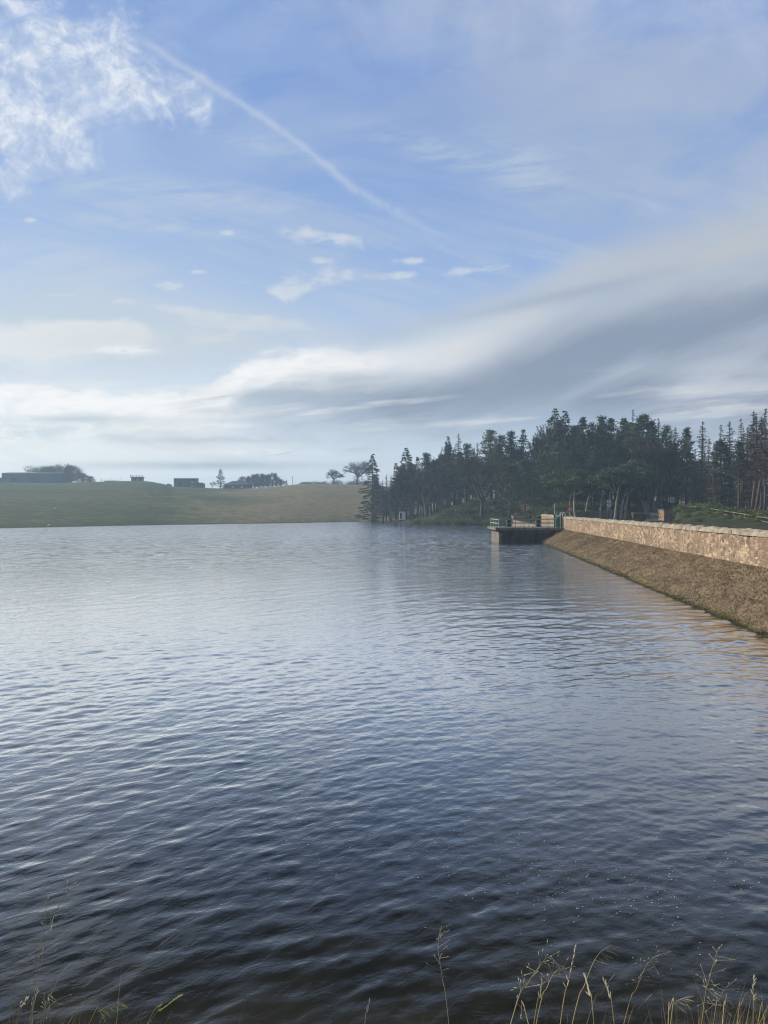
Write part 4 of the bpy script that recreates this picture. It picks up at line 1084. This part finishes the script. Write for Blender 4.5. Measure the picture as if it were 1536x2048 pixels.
# stone wall across the far side of the crest, toned dark for its shade, boulders and gate pier
x0, x1 = at(1093, 112)[0], at(1254, 112)[0]; zz = 2.62
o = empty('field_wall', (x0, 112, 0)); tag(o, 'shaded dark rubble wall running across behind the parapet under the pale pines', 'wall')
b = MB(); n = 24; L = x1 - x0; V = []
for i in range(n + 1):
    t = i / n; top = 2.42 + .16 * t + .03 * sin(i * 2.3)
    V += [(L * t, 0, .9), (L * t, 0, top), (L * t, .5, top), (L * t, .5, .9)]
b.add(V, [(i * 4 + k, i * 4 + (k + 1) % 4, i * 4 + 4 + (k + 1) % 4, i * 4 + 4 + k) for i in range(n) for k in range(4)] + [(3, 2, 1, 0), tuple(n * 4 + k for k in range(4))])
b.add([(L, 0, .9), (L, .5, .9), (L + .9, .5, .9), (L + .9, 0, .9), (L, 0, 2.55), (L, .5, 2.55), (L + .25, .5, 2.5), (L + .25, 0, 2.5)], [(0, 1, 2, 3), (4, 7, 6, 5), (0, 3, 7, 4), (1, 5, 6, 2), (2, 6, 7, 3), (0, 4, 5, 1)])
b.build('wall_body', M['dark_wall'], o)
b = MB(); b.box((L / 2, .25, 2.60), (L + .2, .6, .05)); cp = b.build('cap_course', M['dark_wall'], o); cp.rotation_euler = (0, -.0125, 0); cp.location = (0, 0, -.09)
def boulder(px, Y, w, d, h, label, seed):
    import bmesh
    bm = bmesh.new(); bmesh.ops.create_cube(bm, size=1); bmesh.ops.subdivide_edges(bm, edges=bm.edges[:], cuts=5, use_grid_fill=True)
    rg = np.random.default_rng(seed)
    for v in bm.verts:
        c = v.co; n_ = fbm(np.array([c.x * 3 + seed]), np.array([c.y * 3 + c.z * 4]), 3)[0]; s_ = 1 - .22 * max(0, c.length - .62) + n_ * .16
        v.co = Vector((c.x * w * s_, c.y * d * s_, (c.z + .5) * h * (s_ if c.z > 0 else 1)))
    me = bpy.data.meshes.new('boulder'); bm.to_mesh(me); bm.free(); me.materials.append(M['dark_wall'])
    x, y = at(px, Y); tag(link('boulder', me, None, (x, y, hz(x, y) - .12)), label, 'boulder', 'boulders beside the path')
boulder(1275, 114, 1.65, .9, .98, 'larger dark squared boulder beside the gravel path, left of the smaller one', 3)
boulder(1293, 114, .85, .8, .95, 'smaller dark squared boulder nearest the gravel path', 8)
xg, yg = at(1328, 103); o = empty('gate_pier', (xg + .8, yg + 1.1, hz(xg, yg))); tag(o, 'square stone gate pier, sunlit on its left face, where the path meets the rail fence', 'pier')
hgt = EYE - 2 / F * 103 - o.location.z; b = MB(); b.box((0, 0, hgt / 2 - .1), (1.6, 2.2, hgt)); b.build('pier_body', M['wall'], o, bevel=.04)
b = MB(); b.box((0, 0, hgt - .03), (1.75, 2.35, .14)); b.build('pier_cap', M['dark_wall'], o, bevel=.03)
def strip(name, pts, mat, lift=.03):
    V = []; Fc = []
    P = []
    for i in range(len(pts) - 1):
        for k in range(8):
            t = k / 8; P.append([pts[i][j] * (1 - t) + pts[i + 1][j] * t for j in range(3)])
    P.append(list(pts[-1]))
    for i, (px, Y, w) in enumerate(P):
        x, y = at(px, Y)
        for k in range(9):
            xx = x + w * (k / 8 - .5); V.append((xx, y, hz(xx, y) + lift))
    for i in range(len(P) - 1):
        for k in range(8): Fc.append((i * 9 + k, i * 9 + k + 1, i * 9 + 10 + k, i * 9 + 9 + k))
    me = bpy.data.meshes.new(name); me.from_pydata(V, [], Fc); me.materials.append(M[mat]); tag(link(name, me), kind='structure')
strip('path', [(1306, 98, 2.4), (1308, 104, 2.2), (1309, 111, 2.6), (1308, 118, 3.2), (1302, 124, 3.6)], 'path', .06)
# signs
def signboard(px, Y, w, panels, label, mat, postbot=None, legs=2):
    x, y = at(px, Y); z0 = hz(x, y); o = empty('notice_board', (x, y, z0)); tag(o, label, 'sign', None)
    toph = EYE - (panels[0][0] - 1017) / F * Y - z0
    for s_ in ((-1, 1) if legs == 2 else (0,)):
        b = MB(); b.tube([(s_ * w * .42, .05, -.2), (s_ * w * .42, .05, toph)], .035, 6); b.build('post', M['wood'], o)
    for a, c in panels:
        za, zc = EYE - (a - 1017) / F * Y - z0, EYE - (c - 1017) / F * Y - z0
        b = MB(); b.box((0, 0, (za + zc) / 2), (w, .03, za - zc)); pn = b.build('panel', M[mat], o, bevel=.005)
        b = MB(); n = 4
        for k in range(n): b.box((-.04 * w * (k % 2), -.018, za - (za - zc) * (.2 + .6 * k / (n - 1))), (w * (.7 if k % 2 == 0 else .55), .004, (za - zc) * .07))
        b.build('text_lines', M['green_sign'], pn)
signboard(1218, 106, .60, [(1000, 1006.2), (1007.6, 1013.5)], 'white notice board of two stacked panels among the pale pine stems', 'white')
signboard(1344.5, 107.5, .66, [(994, 1005.5)], 'single grey notice panel on a post beside the gate pier', 'grey_sign', legs=1)
for px, py, r_, lb in ((1208, 987, .13, 'round white marker on a thin post left of the notice board'), (1185.5, 995.5, .09, 'smaller round white marker under the pale pines')):
    x, y = at(px, 119); z0 = hz(x, y); zt = EYE - (py - 1017) / F * 119; o = empty('marker_post', (x, y, z0)); tag(o, lb, 'marker')
    b = MB(); b.tube([(0, 0, -.2), (0, 0, zt - z0)], .03, 6); b.build('post', M['rail_pale'], o)
    b = MB(); b.tube([(0, -.05, zt - z0), (0, -.03, zt - z0)], [r_, r_], 14); b.build('disc', M['white'], o)
# post and rail fence on the railed bank
FP = [(1346, 106.5), (1372, 97), (1400, 89), (1424, 83), (1446, 78), (1468, 73.5), (1490, 70), (1513, 66), (1540, 62), (1572, 58), (1606, 54)]
FT = lambda px: float(np.interp(px, [1346, 1400, 1440, 1490, 1536, 1610], [1011, 1013.2, 1020, 1028, 1035.5, 1047]))
o = empty('rail_fence', (*at(*FP[0]), 0)); tag(o, 'two rail timber fence down the grass bank from the gate pier', 'fence')
pts = []
for px, Y in FP:
    x, y = at(px, Y); zt = EYE - (FT(px) - 1017) / F * Y; pts.append((x - o.location.x, y - o.location.y, zt)); b = MB()
    b.box((pts[-1][0], pts[-1][1], zt / 2 + .45), (.10, .10, zt - .9 + .1)); b.build('post', M['wood'], o)
for k, dz in enumerate((-.02, -.36)):
    b = MB()
    for p, q in zip(pts[:-1], pts[1:]): b.tube([(p[0] - .07, p[1], p[2] + dz), (q[0] - .07, q[1], q[2] + dz)], .045, 5)
    b.build('rail', M['wood'], o)
# white hut at the water end of the wood
x, y = at(804.5, 150.5); z0 = EYE - (1037.5 - 1017) / F * 150.5; o = empty('hut', (x, y, z0)); tag(o, 'small white hut with a dark doorway at the waterside under the trees', 'hut')
b = MB(); b.box((0, 0, .65), (1.25, 1.2, 1.7)); b.build('wall', M['white'], o)
b = MB(); b.box((-.28, -.615, .62), (.34, .03, 1.2)); b.build('door', M['dark'], o)
b = MB(); b.box((0, 0, 1.55), (1.4, 1.4, .10)); b.build('roof', M['sheet'], o)

# ------------------------------------------------------------------ farm on the skyline
S = 300 / F
def gable(w, d, h, rh, over=.3, shift=0):
    b = MB(); x, y = w / 2, d / 2
    b.add([(-x - over, -y - over, h), (x + over, -y - over, h), (x + over, y + over, h), (-x - over, y + over, h), (-x - over + shift, 0, h + rh), (x + over - shift, 0, h + rh)],
          [(0, 1, 5, 4), (2, 3, 4, 5), (1, 2, 5), (3, 0, 4), (3, 2, 1, 0)]); return b
def building(name, px0, px1, ytop, d, rh, label, wall='sheet', roof='sheet', shift=0, windows=(), doors=(), base_extra=1.0, cat='building', Y=300):
    x0, x1 = at(px0, Y)[0], at(px1, Y)[0]; zt = EYE - (ytop - 1017) / F * Y; cx = (x0 + x1) / 2; zg = min(hz(x0, Y - d / 2), hz(x1, Y - d / 2)) - .3
    o = empty(name, (cx, Y, zg)); tag(o, label, cat); h = zt - zg - rh; w = x1 - x0
    b = MB(); b.box((0, 0, h / 2), (w, d, h)); b.build('wall', M[wall], o)
    gable(w, d, h, rh, .25, shift).build('roof', M[roof], o)
    for wx, wz, ww, wh in windows: b = MB(); b.box((wx * w / 2, -d / 2 - .02, wz * h), (ww, .06, wh)); b.build('window', M['roof_pale'], o)
    for wx, ww, wh in doors: b = MB(); b.box((wx * w / 2, -d / 2 - .02, wh / 2 + .5), (ww, .06, wh)); b.build('door', M['dark'], o)
    return o
building('shed', 15, 132, 944, 9, .7, 'long dark farm shed with a low roof on the left skyline', doors=((-.6, 3, 2.0), (.1, 3, 2.0)), roof='roof_pale', shift=1.2)
building('shed', -40, 13, 955, 7, .3, 'lower flat roofed shed cut by the left edge of the picture')
building('cabin', 351, 394, 956, 5, .25, 'dark box shaped cabin with a pale flat roof edge on the hill', roof='roof_pale', windows=((.72, .62, 1.0, .35), (.72, .25, 1.2, .35)), doors=((-.4, 1.6, 1.9),))
building('store', 394.5, 408, 965, 4, .5, 'small lean-to store attached to the right of the dark cabin', shift=.9, Y=299)
building('cottage', 452, 502, 962, 7, 1.6, 'low dark cottage with a shallow pitched roof right of the lone conifer', shift=2.8, windows=((-.3, .5, .9, .6), (.4, .5, .9, .6)), Y=296)
# raised platform
x, y = at(275, 300); z0 = hz(x, y) - .1; zt = EYE - (955 - 1017) / F * 300 - z0; o = empty('raised_platform', (x, y, z0)); tag(o, 'raised viewing platform on two blocky legs on top of the hill', 'platform')
for cx in (-1.3, 1.3): b = MB(); b.box((cx, 0, zt / 2), (1.9, 2, zt)); b.build('leg', M['sheet'], o)
b = MB(); b.box((0, 0, zt + .12), (5.3, 2.6, .22)); b.build('deck', M['sheet'], o)
for cx in (-2.5, -1.6, 0.1, 1.2, 2.5): b = MB(); b.tube([(cx, -1.1, zt + .2), (cx, -1.1, zt + .95)], .09, 5); b.build('post', M['sheet'], o)
b = MB(); b.tube([(-2.5, -1.1, zt + .6), (2.5, -1.1, zt + .6)], .07, 5); b.build('rail', M['sheet'], o)
# hilltop fence and trough, pole, stones on the pasture
x, y = at(204, 300); o = empty('hill_fence', (x, y, 0)); tag(o, 'short run of thin fence posts on the skyline left of the raised platform', 'fence')
for i in range(7):
    xx, _ = at(203 + i * 6.2, 300); zg = hz(xx, 300); b = MB(); b.tube([(xx - x, 0, zg - .2), (xx - x, 0, zg + 1.5 + .5 * (i % 3 == 0))], .08, 5); b.build('post', M['wood'], o)
b = MB(); b.tube([(0, 0, hz(x, 300) + 1.0), (7.5, 0, hz(x + 7.5, 300) + 1.0)], .04, 4); b.build('rail', M['wood'], o)
x, y = at(222, 299); b = MB(); b.box((0, 0, .4), (4.4, 1.2, 1.0)); tag(b.build('trough', M['sheet'], None, (x, y, hz(x, y) - .05), bevel=.08), 'dark low feeding trough by the skyline fence posts', 'trough')
x, y = at(585, 300); b = MB(); b.tube([(0, 0, -.3), (0, 0, 3.4)], .09, 6); b.box((0, 0, 3.0), (.9, .1, .1)); tag(b.build('utility_pole', M['wood'], None, (x, y, hz(x, y))), 'thin pole on the skyline right of the leafless clump', 'pole')
def on_hill(px, py):
    for Y in np.arange(100, 300, .5):
        x, y = at(px, Y); z = EYE - (py - 1017) / F * Y
        if hz(x, y) >= z and z > .05: return x, y, hz(x, y)
    return (*at(px, 150), hz(*at(px, 150)))
import bmesh
for px, py, r_, lb in ((110, 1019, .26, 'lone white stone half way up the green hillside'), (98, 1052, .22, 'white stone near the water at the foot of the green hillside')):
    bm = bmesh.new(); bmesh.ops.create_icosphere(bm, subdivisions=2, radius=r_)
    for v in bm.verts: v.co *= 1 + .25 * sin(v.co.x * 14 + v.co.y * 9); v.co.z *= .75
    me = bpy.data.meshes.new('stone'); bm.to_mesh(me); bm.free(); me.materials.append(M['white']); p = on_hill(px, py)
    tag(link('stone', me, None, (p[0], p[1], p[2] + r_ * .4)), lb, 'stone')

# ------------------------------------------------------------------ grass at the near bank
def crv(P, n=5):
    out = []; P = [P[0]] + P + [P[-1]]
    for i in range(1, len(P) - 2):
        for k in range(n):
            t = k / n; a, b_, c, d = P[i - 1], P[i], P[i + 1], P[i + 2]
            out.append(.5 * ((2 * b_) + (c - a) * t + (2 * a - 5 * b_ + 4 * c - d) * t * t + (3 * b_ - a - 3 * c + d) * t ** 3))
    return out + [P[-2]]
def stalk(pix, Y, head, label, r_=.0016, mat='straw', seed=0):
    rg = random.Random(seed * 7 + 3); P = [W(a, b_, Y + .04 * i) for i, (a, b_) in enumerate(pix)]
    d = (P[0] - P[1]).normalized(); foot = P[0] + d * .35 + Vector((0, 0, -.2)); foot.z = min(foot.z, hz(foot.x, foot.y) + .25)
    root = Vector((foot.x + d.x * .05, foot.y, hz(foot.x, foot.y) - .02)); P = crv([root, foot] + P)
    o = empty('grass_stalk', root); tag(o, label, 'grass stalk', 'tall dry grass stalks on the near bank')
    P = [p - root for p in P]; n = len(P); b = MB(); b.tube(P, [r_ * (1.15 - .75 * i / (n - 1)) for i in range(n)], 5, False); b.build('stem', M[mat], o)
    b = MB(); tip = P[-1]; td = (P[-1] - P[-3]).normalized()
    def spike(p, q, w):
        m = (p + q) / 2; b.tube([p, p + (q - p) * .3, p + (q - p) * .7, q], [w * .4, w, w * .8, w * .15], 5, False)
    if head == 'spike':
        for k in range(9):
            t = k / 8; i0 = max(0, n - 1 - int(t * 7)); p = P[i0]; e = Vector((rg.gauss(0, .4), rg.gauss(0, .4), .3)) + td; e.normalize(); spike(p, p + e * .012, .0014)
    elif head == 'droop':
        for k in range(10):
            i0 = max(2, n - 1 - int(k * .8)); p = P[i0]; e = Vector((.8 + rg.gauss(0, .2), rg.gauss(0, .2), -.5 + rg.gauss(0, .25))).normalized(); L = .012 + .022 * rg.random()
            b.tube([p, p + e * L * .5], .0004, 3, False); spike(p + e * L * .4, p + e * (L * .4 + .018), .0011)
    elif head == 'airy':
        for k in range(22):
            i0 = max(2, n - 1 - int(k * .45)); p = P[i0]; e = (Vector((rg.gauss(0, .9), rg.gauss(0, .6), rg.gauss(.1, .6))) + td * .6).normalized(); L = .008 + .024 * rg.random()
            b.tube([p, p + e * L], .0003, 3, False); spike(p + e * L, p + e * (L + .007), .0008)
    else: spike(P[-3], P[-1] + td * .01, r_ * 1.1)
    b.build('seed_head', M['straw_pale'] if mat != 'straw_green' else M[mat], o)
Ys = 1.35
ST = [([(1018, 2060), (1055, 1968), (1090, 1918)], 'airy', 'leftmost tall stalk of the right hand group, feathery tip, leaning right'),
 ([(1066, 2060), (1080, 1995), (1085, 1966)], 'spike', 'short upright stalk with a ragged head beside the feathery one'),
 ([(1070, 2060), (1094, 1975), (1112, 1942), (1131, 1936)], 'airy', 'stalk ending in a spread pale fan, just right of the ragged head'),
 ([(1119, 2060), (1137, 1962), (1150, 1898)], 'spike', 'straight upright stalk with a thin narrow spike at mid group'),
 ([(1142, 2060), (1170, 1968), (1194, 1912), (1222, 1890)], 'droop', 'tallest leaning stalk with spikelets hanging to the right'),
 ([(1189, 2060), (1181, 1992), (1172, 1957)], 'spike', 'stalk leaning left whose head crosses the tallest leaning stalk'),
 ([(1170, 2060), (1203, 1986), (1226, 1953)], 'plain', 'faint thin stem crossing behind the left leaning one'),
 ([(1230, 2060), (1220, 1996), (1209, 1965)], 'spike', 'second left leaning stalk with a bent pale head'),
 ([(1245, 2060), (1274, 1975), (1294, 1930), (1313, 1911)], 'airy', 'long stalk with an airy head between the left leaning stalk and the right corner'),
 ([(1252, 2060), (1275, 2020), (1300, 1992)], 'plain', 'thin bare stem low beside the long airy headed stalk'),
 ([(1402, 2060), (1418, 1962), (1434, 1904)], 'airy', 'tall straight stalk standing alone left of the right corner tuft'),
 ([(1340, 2060), (1350, 2008), (1367, 1996)], 'droop', 'short stalk hooked over to the right before the right corner tuft'),
 ([(1336, 2060), (1339, 2020), (1346, 1998)], 'plain', 'short bare stem beside the hooked stalk'),
 ([(1444, 2060), (1450, 2010), (1453, 1990)], 'plain', 'broken off thick stem in the right corner tuft'),
 ([(1474, 2060), (1482, 2010), (1495, 1985), (1506, 2000)], 'droop', 'stalk bent over like a hook in the right corner tuft'),
 ([(1514, 2060), (1528, 2028), (1545, 1998)], 'plain', 'thick straw leaning out past the right edge'),
 ([(1506, 2060), (1507, 2000), (1507, 1960)], 'spike', 'faint upright stalk near the right edge'),
 ([(1425, 2060), (1438, 2000), (1452, 1975)], 'airy', 'wispy headed stem rising behind the right corner tuft'),
 ([(899, 2060), (885, 1958), (876, 1895), (881, 1858)], 'airy', 'solitary thin stalk near the middle, curving up alone over dark water'),
 ([(728, 2060), (735, 2025), (739, 2000)], 'plain', 'very short thin stem left of the solitary middle stalk'),
 ([(1060, 2060), (1043, 2038), (1042, 2030)], 'plain', 'tiny stem tip low beside the feathery stalk'),
 ([(78, 2060), (104, 1985), (130, 1938), (160, 1921), (182, 1926)], 'plain', 'stalk arching over to the right with a nodding tip, lower left'),
 ([(128, 2060), (188, 2000), (262, 1935), (342, 1874)], 'plain', 'very long thin bare stem slanting far to the right, lower left'),
 ([(288, 2060), (320, 2022), (357, 1995)], 'spike', 'yellow green seed head of a short slanting stalk, lower left'),
 ([(172, 2060), (200, 2022), (238, 2004)], 'droop', 'faint hooked stalk between the long bare stem and the yellow green head'),
 ([(58, 2060), (76, 1960), (100, 1850), (138, 1778)], 'airy', 'tallest faint stalk at lower left, reaching up beside the left edge'),
 ([(62, 2060), (80, 1900), (95, 1800)], 'spike', 'faint upright stalk with a tiny pale tip near the left edge'),
 ([(30, 2060), (42, 2015), (56, 1998)], 'spike', 'short stalk with a pale nodding head in the left corner'),
 ([(64, 2060), (66, 2020), (74, 1985)], 'spike', 'short straight stalk rising from the left corner tuft'),
 ([(85, 2060), (92, 2025), (112, 2000)], 'airy', 'small feathery stalk right of the left corner tuft')]
for i, (px, hd, lb) in enumerate(ST):
    thin = i in (6, 9, 16, 17, 18, 19, 24, 25, 26); mat = 'straw_green' if 'yellow green' in lb else ('straw_pale' if thin or px[0][0] < 300 else 'straw')
    stalk(px, Ys + .05 * (i % 5) + (.0 if px[0][0] > 700 else .15), hd, lb, .0006 if thin and px[0][0] > 400 else .0011, mat, i)
def blades():
    rg = np.random.default_rng(12); n = 1500; px = np.concatenate([rg.uniform(1340, 1700, 800), rg.uniform(-250, 190, 480), rg.normal(1130, 16, 70), rg.uniform(150, 1340, 150)])
    Yb = rg.uniform(1.25, 1.75, n); x = (px - 768) / F * Yb; z = H(x, Yb)
    top = np.where(px > 1340, rg.normal(2036, 26, n) - 12 * np.exp(-((px - 1480) / 60) ** 2), np.where(px < 190, rg.normal(2048, 24, n), rg.normal(2078, 16, n))); top = np.where((px > 1090) & (px < 1170), rg.normal(2046, 12, n), top)
    zt = EYE - (top - 1017) / F * Yb; L = (zt - z) / .88; P = []; lean = rg.normal(.08, .10, n); yl = rg.normal(0, .05, n); w = rg.uniform(.0006, .0017, n)
    seg = 5; a = rg.random(n) * 6.28; pts = []
    for k in range(seg + 1):
        t = k / seg; ww = w * (1 - t) ** .7; cx, cy, cz = x + lean * L * t ** 2, Yb + yl * t, z + L * t * (1 - .12 * t * t)
        pts.append((np.stack([cx - ww * np.cos(a), cy - ww * np.sin(a), cz], -1), np.stack([cx + ww * np.cos(a), cy + ww * np.sin(a), cz], -1)))
    V = np.stack([q for p in pts for q in p], 1).reshape(-1, 3); m = 2 * (seg + 1); base = np.arange(n)[:, None] * m
    Fq = np.concatenate([np.stack([base[:, 0] + 2 * k, base[:, 0] + 2 * k + 1, base[:, 0] + 2 * k + 3, base[:, 0] + 2 * k + 2], -1) for k in range(seg)])
    tag(link('grass', np_mesh('grass', V, Fq, M['straw'])), 'dry straw coloured grass tufts along the bottom edge of the near bank', 'grass', kind='stuff')
blades()
def specks():  # tiny flat pale flecks laid on the wave surface
    rg = np.random.default_rng(3); P = []
    for cx, cy, sx, sy, n in ((1090, 1760, 90, 50, 130), (1320, 1760, 110, 45, 190), (1000, 1690, 110, 40, 90), (1480, 1745, 50, 20, 40), (620, 1650, 90, 50, 55), (850, 1655, 60, 35, 50), (1240, 1860, 160, 40, 22), (560, 1600, 80, 30, 20), (1130, 1665, 140, 25, 30), (745, 1700, 120, 30, 20)):
        P += [(rg.normal(cx, sx), rg.normal(cy, sy)) for _ in range(n)]
    V = []; Fc = []
    for px, py in P:
        if py < 1570: continue
        Y = EYE * F / (py - 1017); x = (px - 768) / F * Y; z = float(wave_height(np.array([[x]]), np.array([[Y]]), np.array([[.01]]), None)[0, 0]) + .0035
        s_ = .0014 + .0034 * rg.random() ** 3; a = rg.random() * 3.14; k = len(V)
        for zz in (z, z - .004):
            for j in range(6): t = j * pi / 3; V.append((x + s_ * (cos(t) * cos(a) * 1.8 - sin(t) * sin(a)), Y + s_ * (cos(t) * sin(a) * 1.8 + sin(t) * cos(a)), zz))
        Fc.append(tuple(range(k, k + 6))); Fc += [(k + j, k + 6 + j, k + 6 + (j + 1) % 6, k + (j + 1) % 6) for j in range(6)]
    b = MB(); b.v = V; b.f = Fc; tag(b.build('flecks', M['flecks']), 'pale specks drifting on the dark near water', 'flecks', kind='stuff')
specks()

# ------------------------------------------------------------------ the air
hzb = MB(); hzb.box((0, 0, 13.6), (3100, 3100, 32.4)); 
def haze_box():
    m = bpy.data.materials.new('haze_air'); m.use_nodes = True; t = m.node_tree; t.nodes.clear()
    v = t.nodes.new('ShaderNodeVolumePrincipled'); v.inputs['Color'].default_value = (.58, .80, 1.0, 1); v.inputs['Density'].default_value = .00095
    v.inputs['Anisotropy'].default_value = .35
    o = t.nodes.new('ShaderNodeOutputMaterial'); t.links.new(v.outputs[0], o.inputs['Volume'])
    b = hzb.build('haze', m); tag(b, kind='stuff')
haze_box()
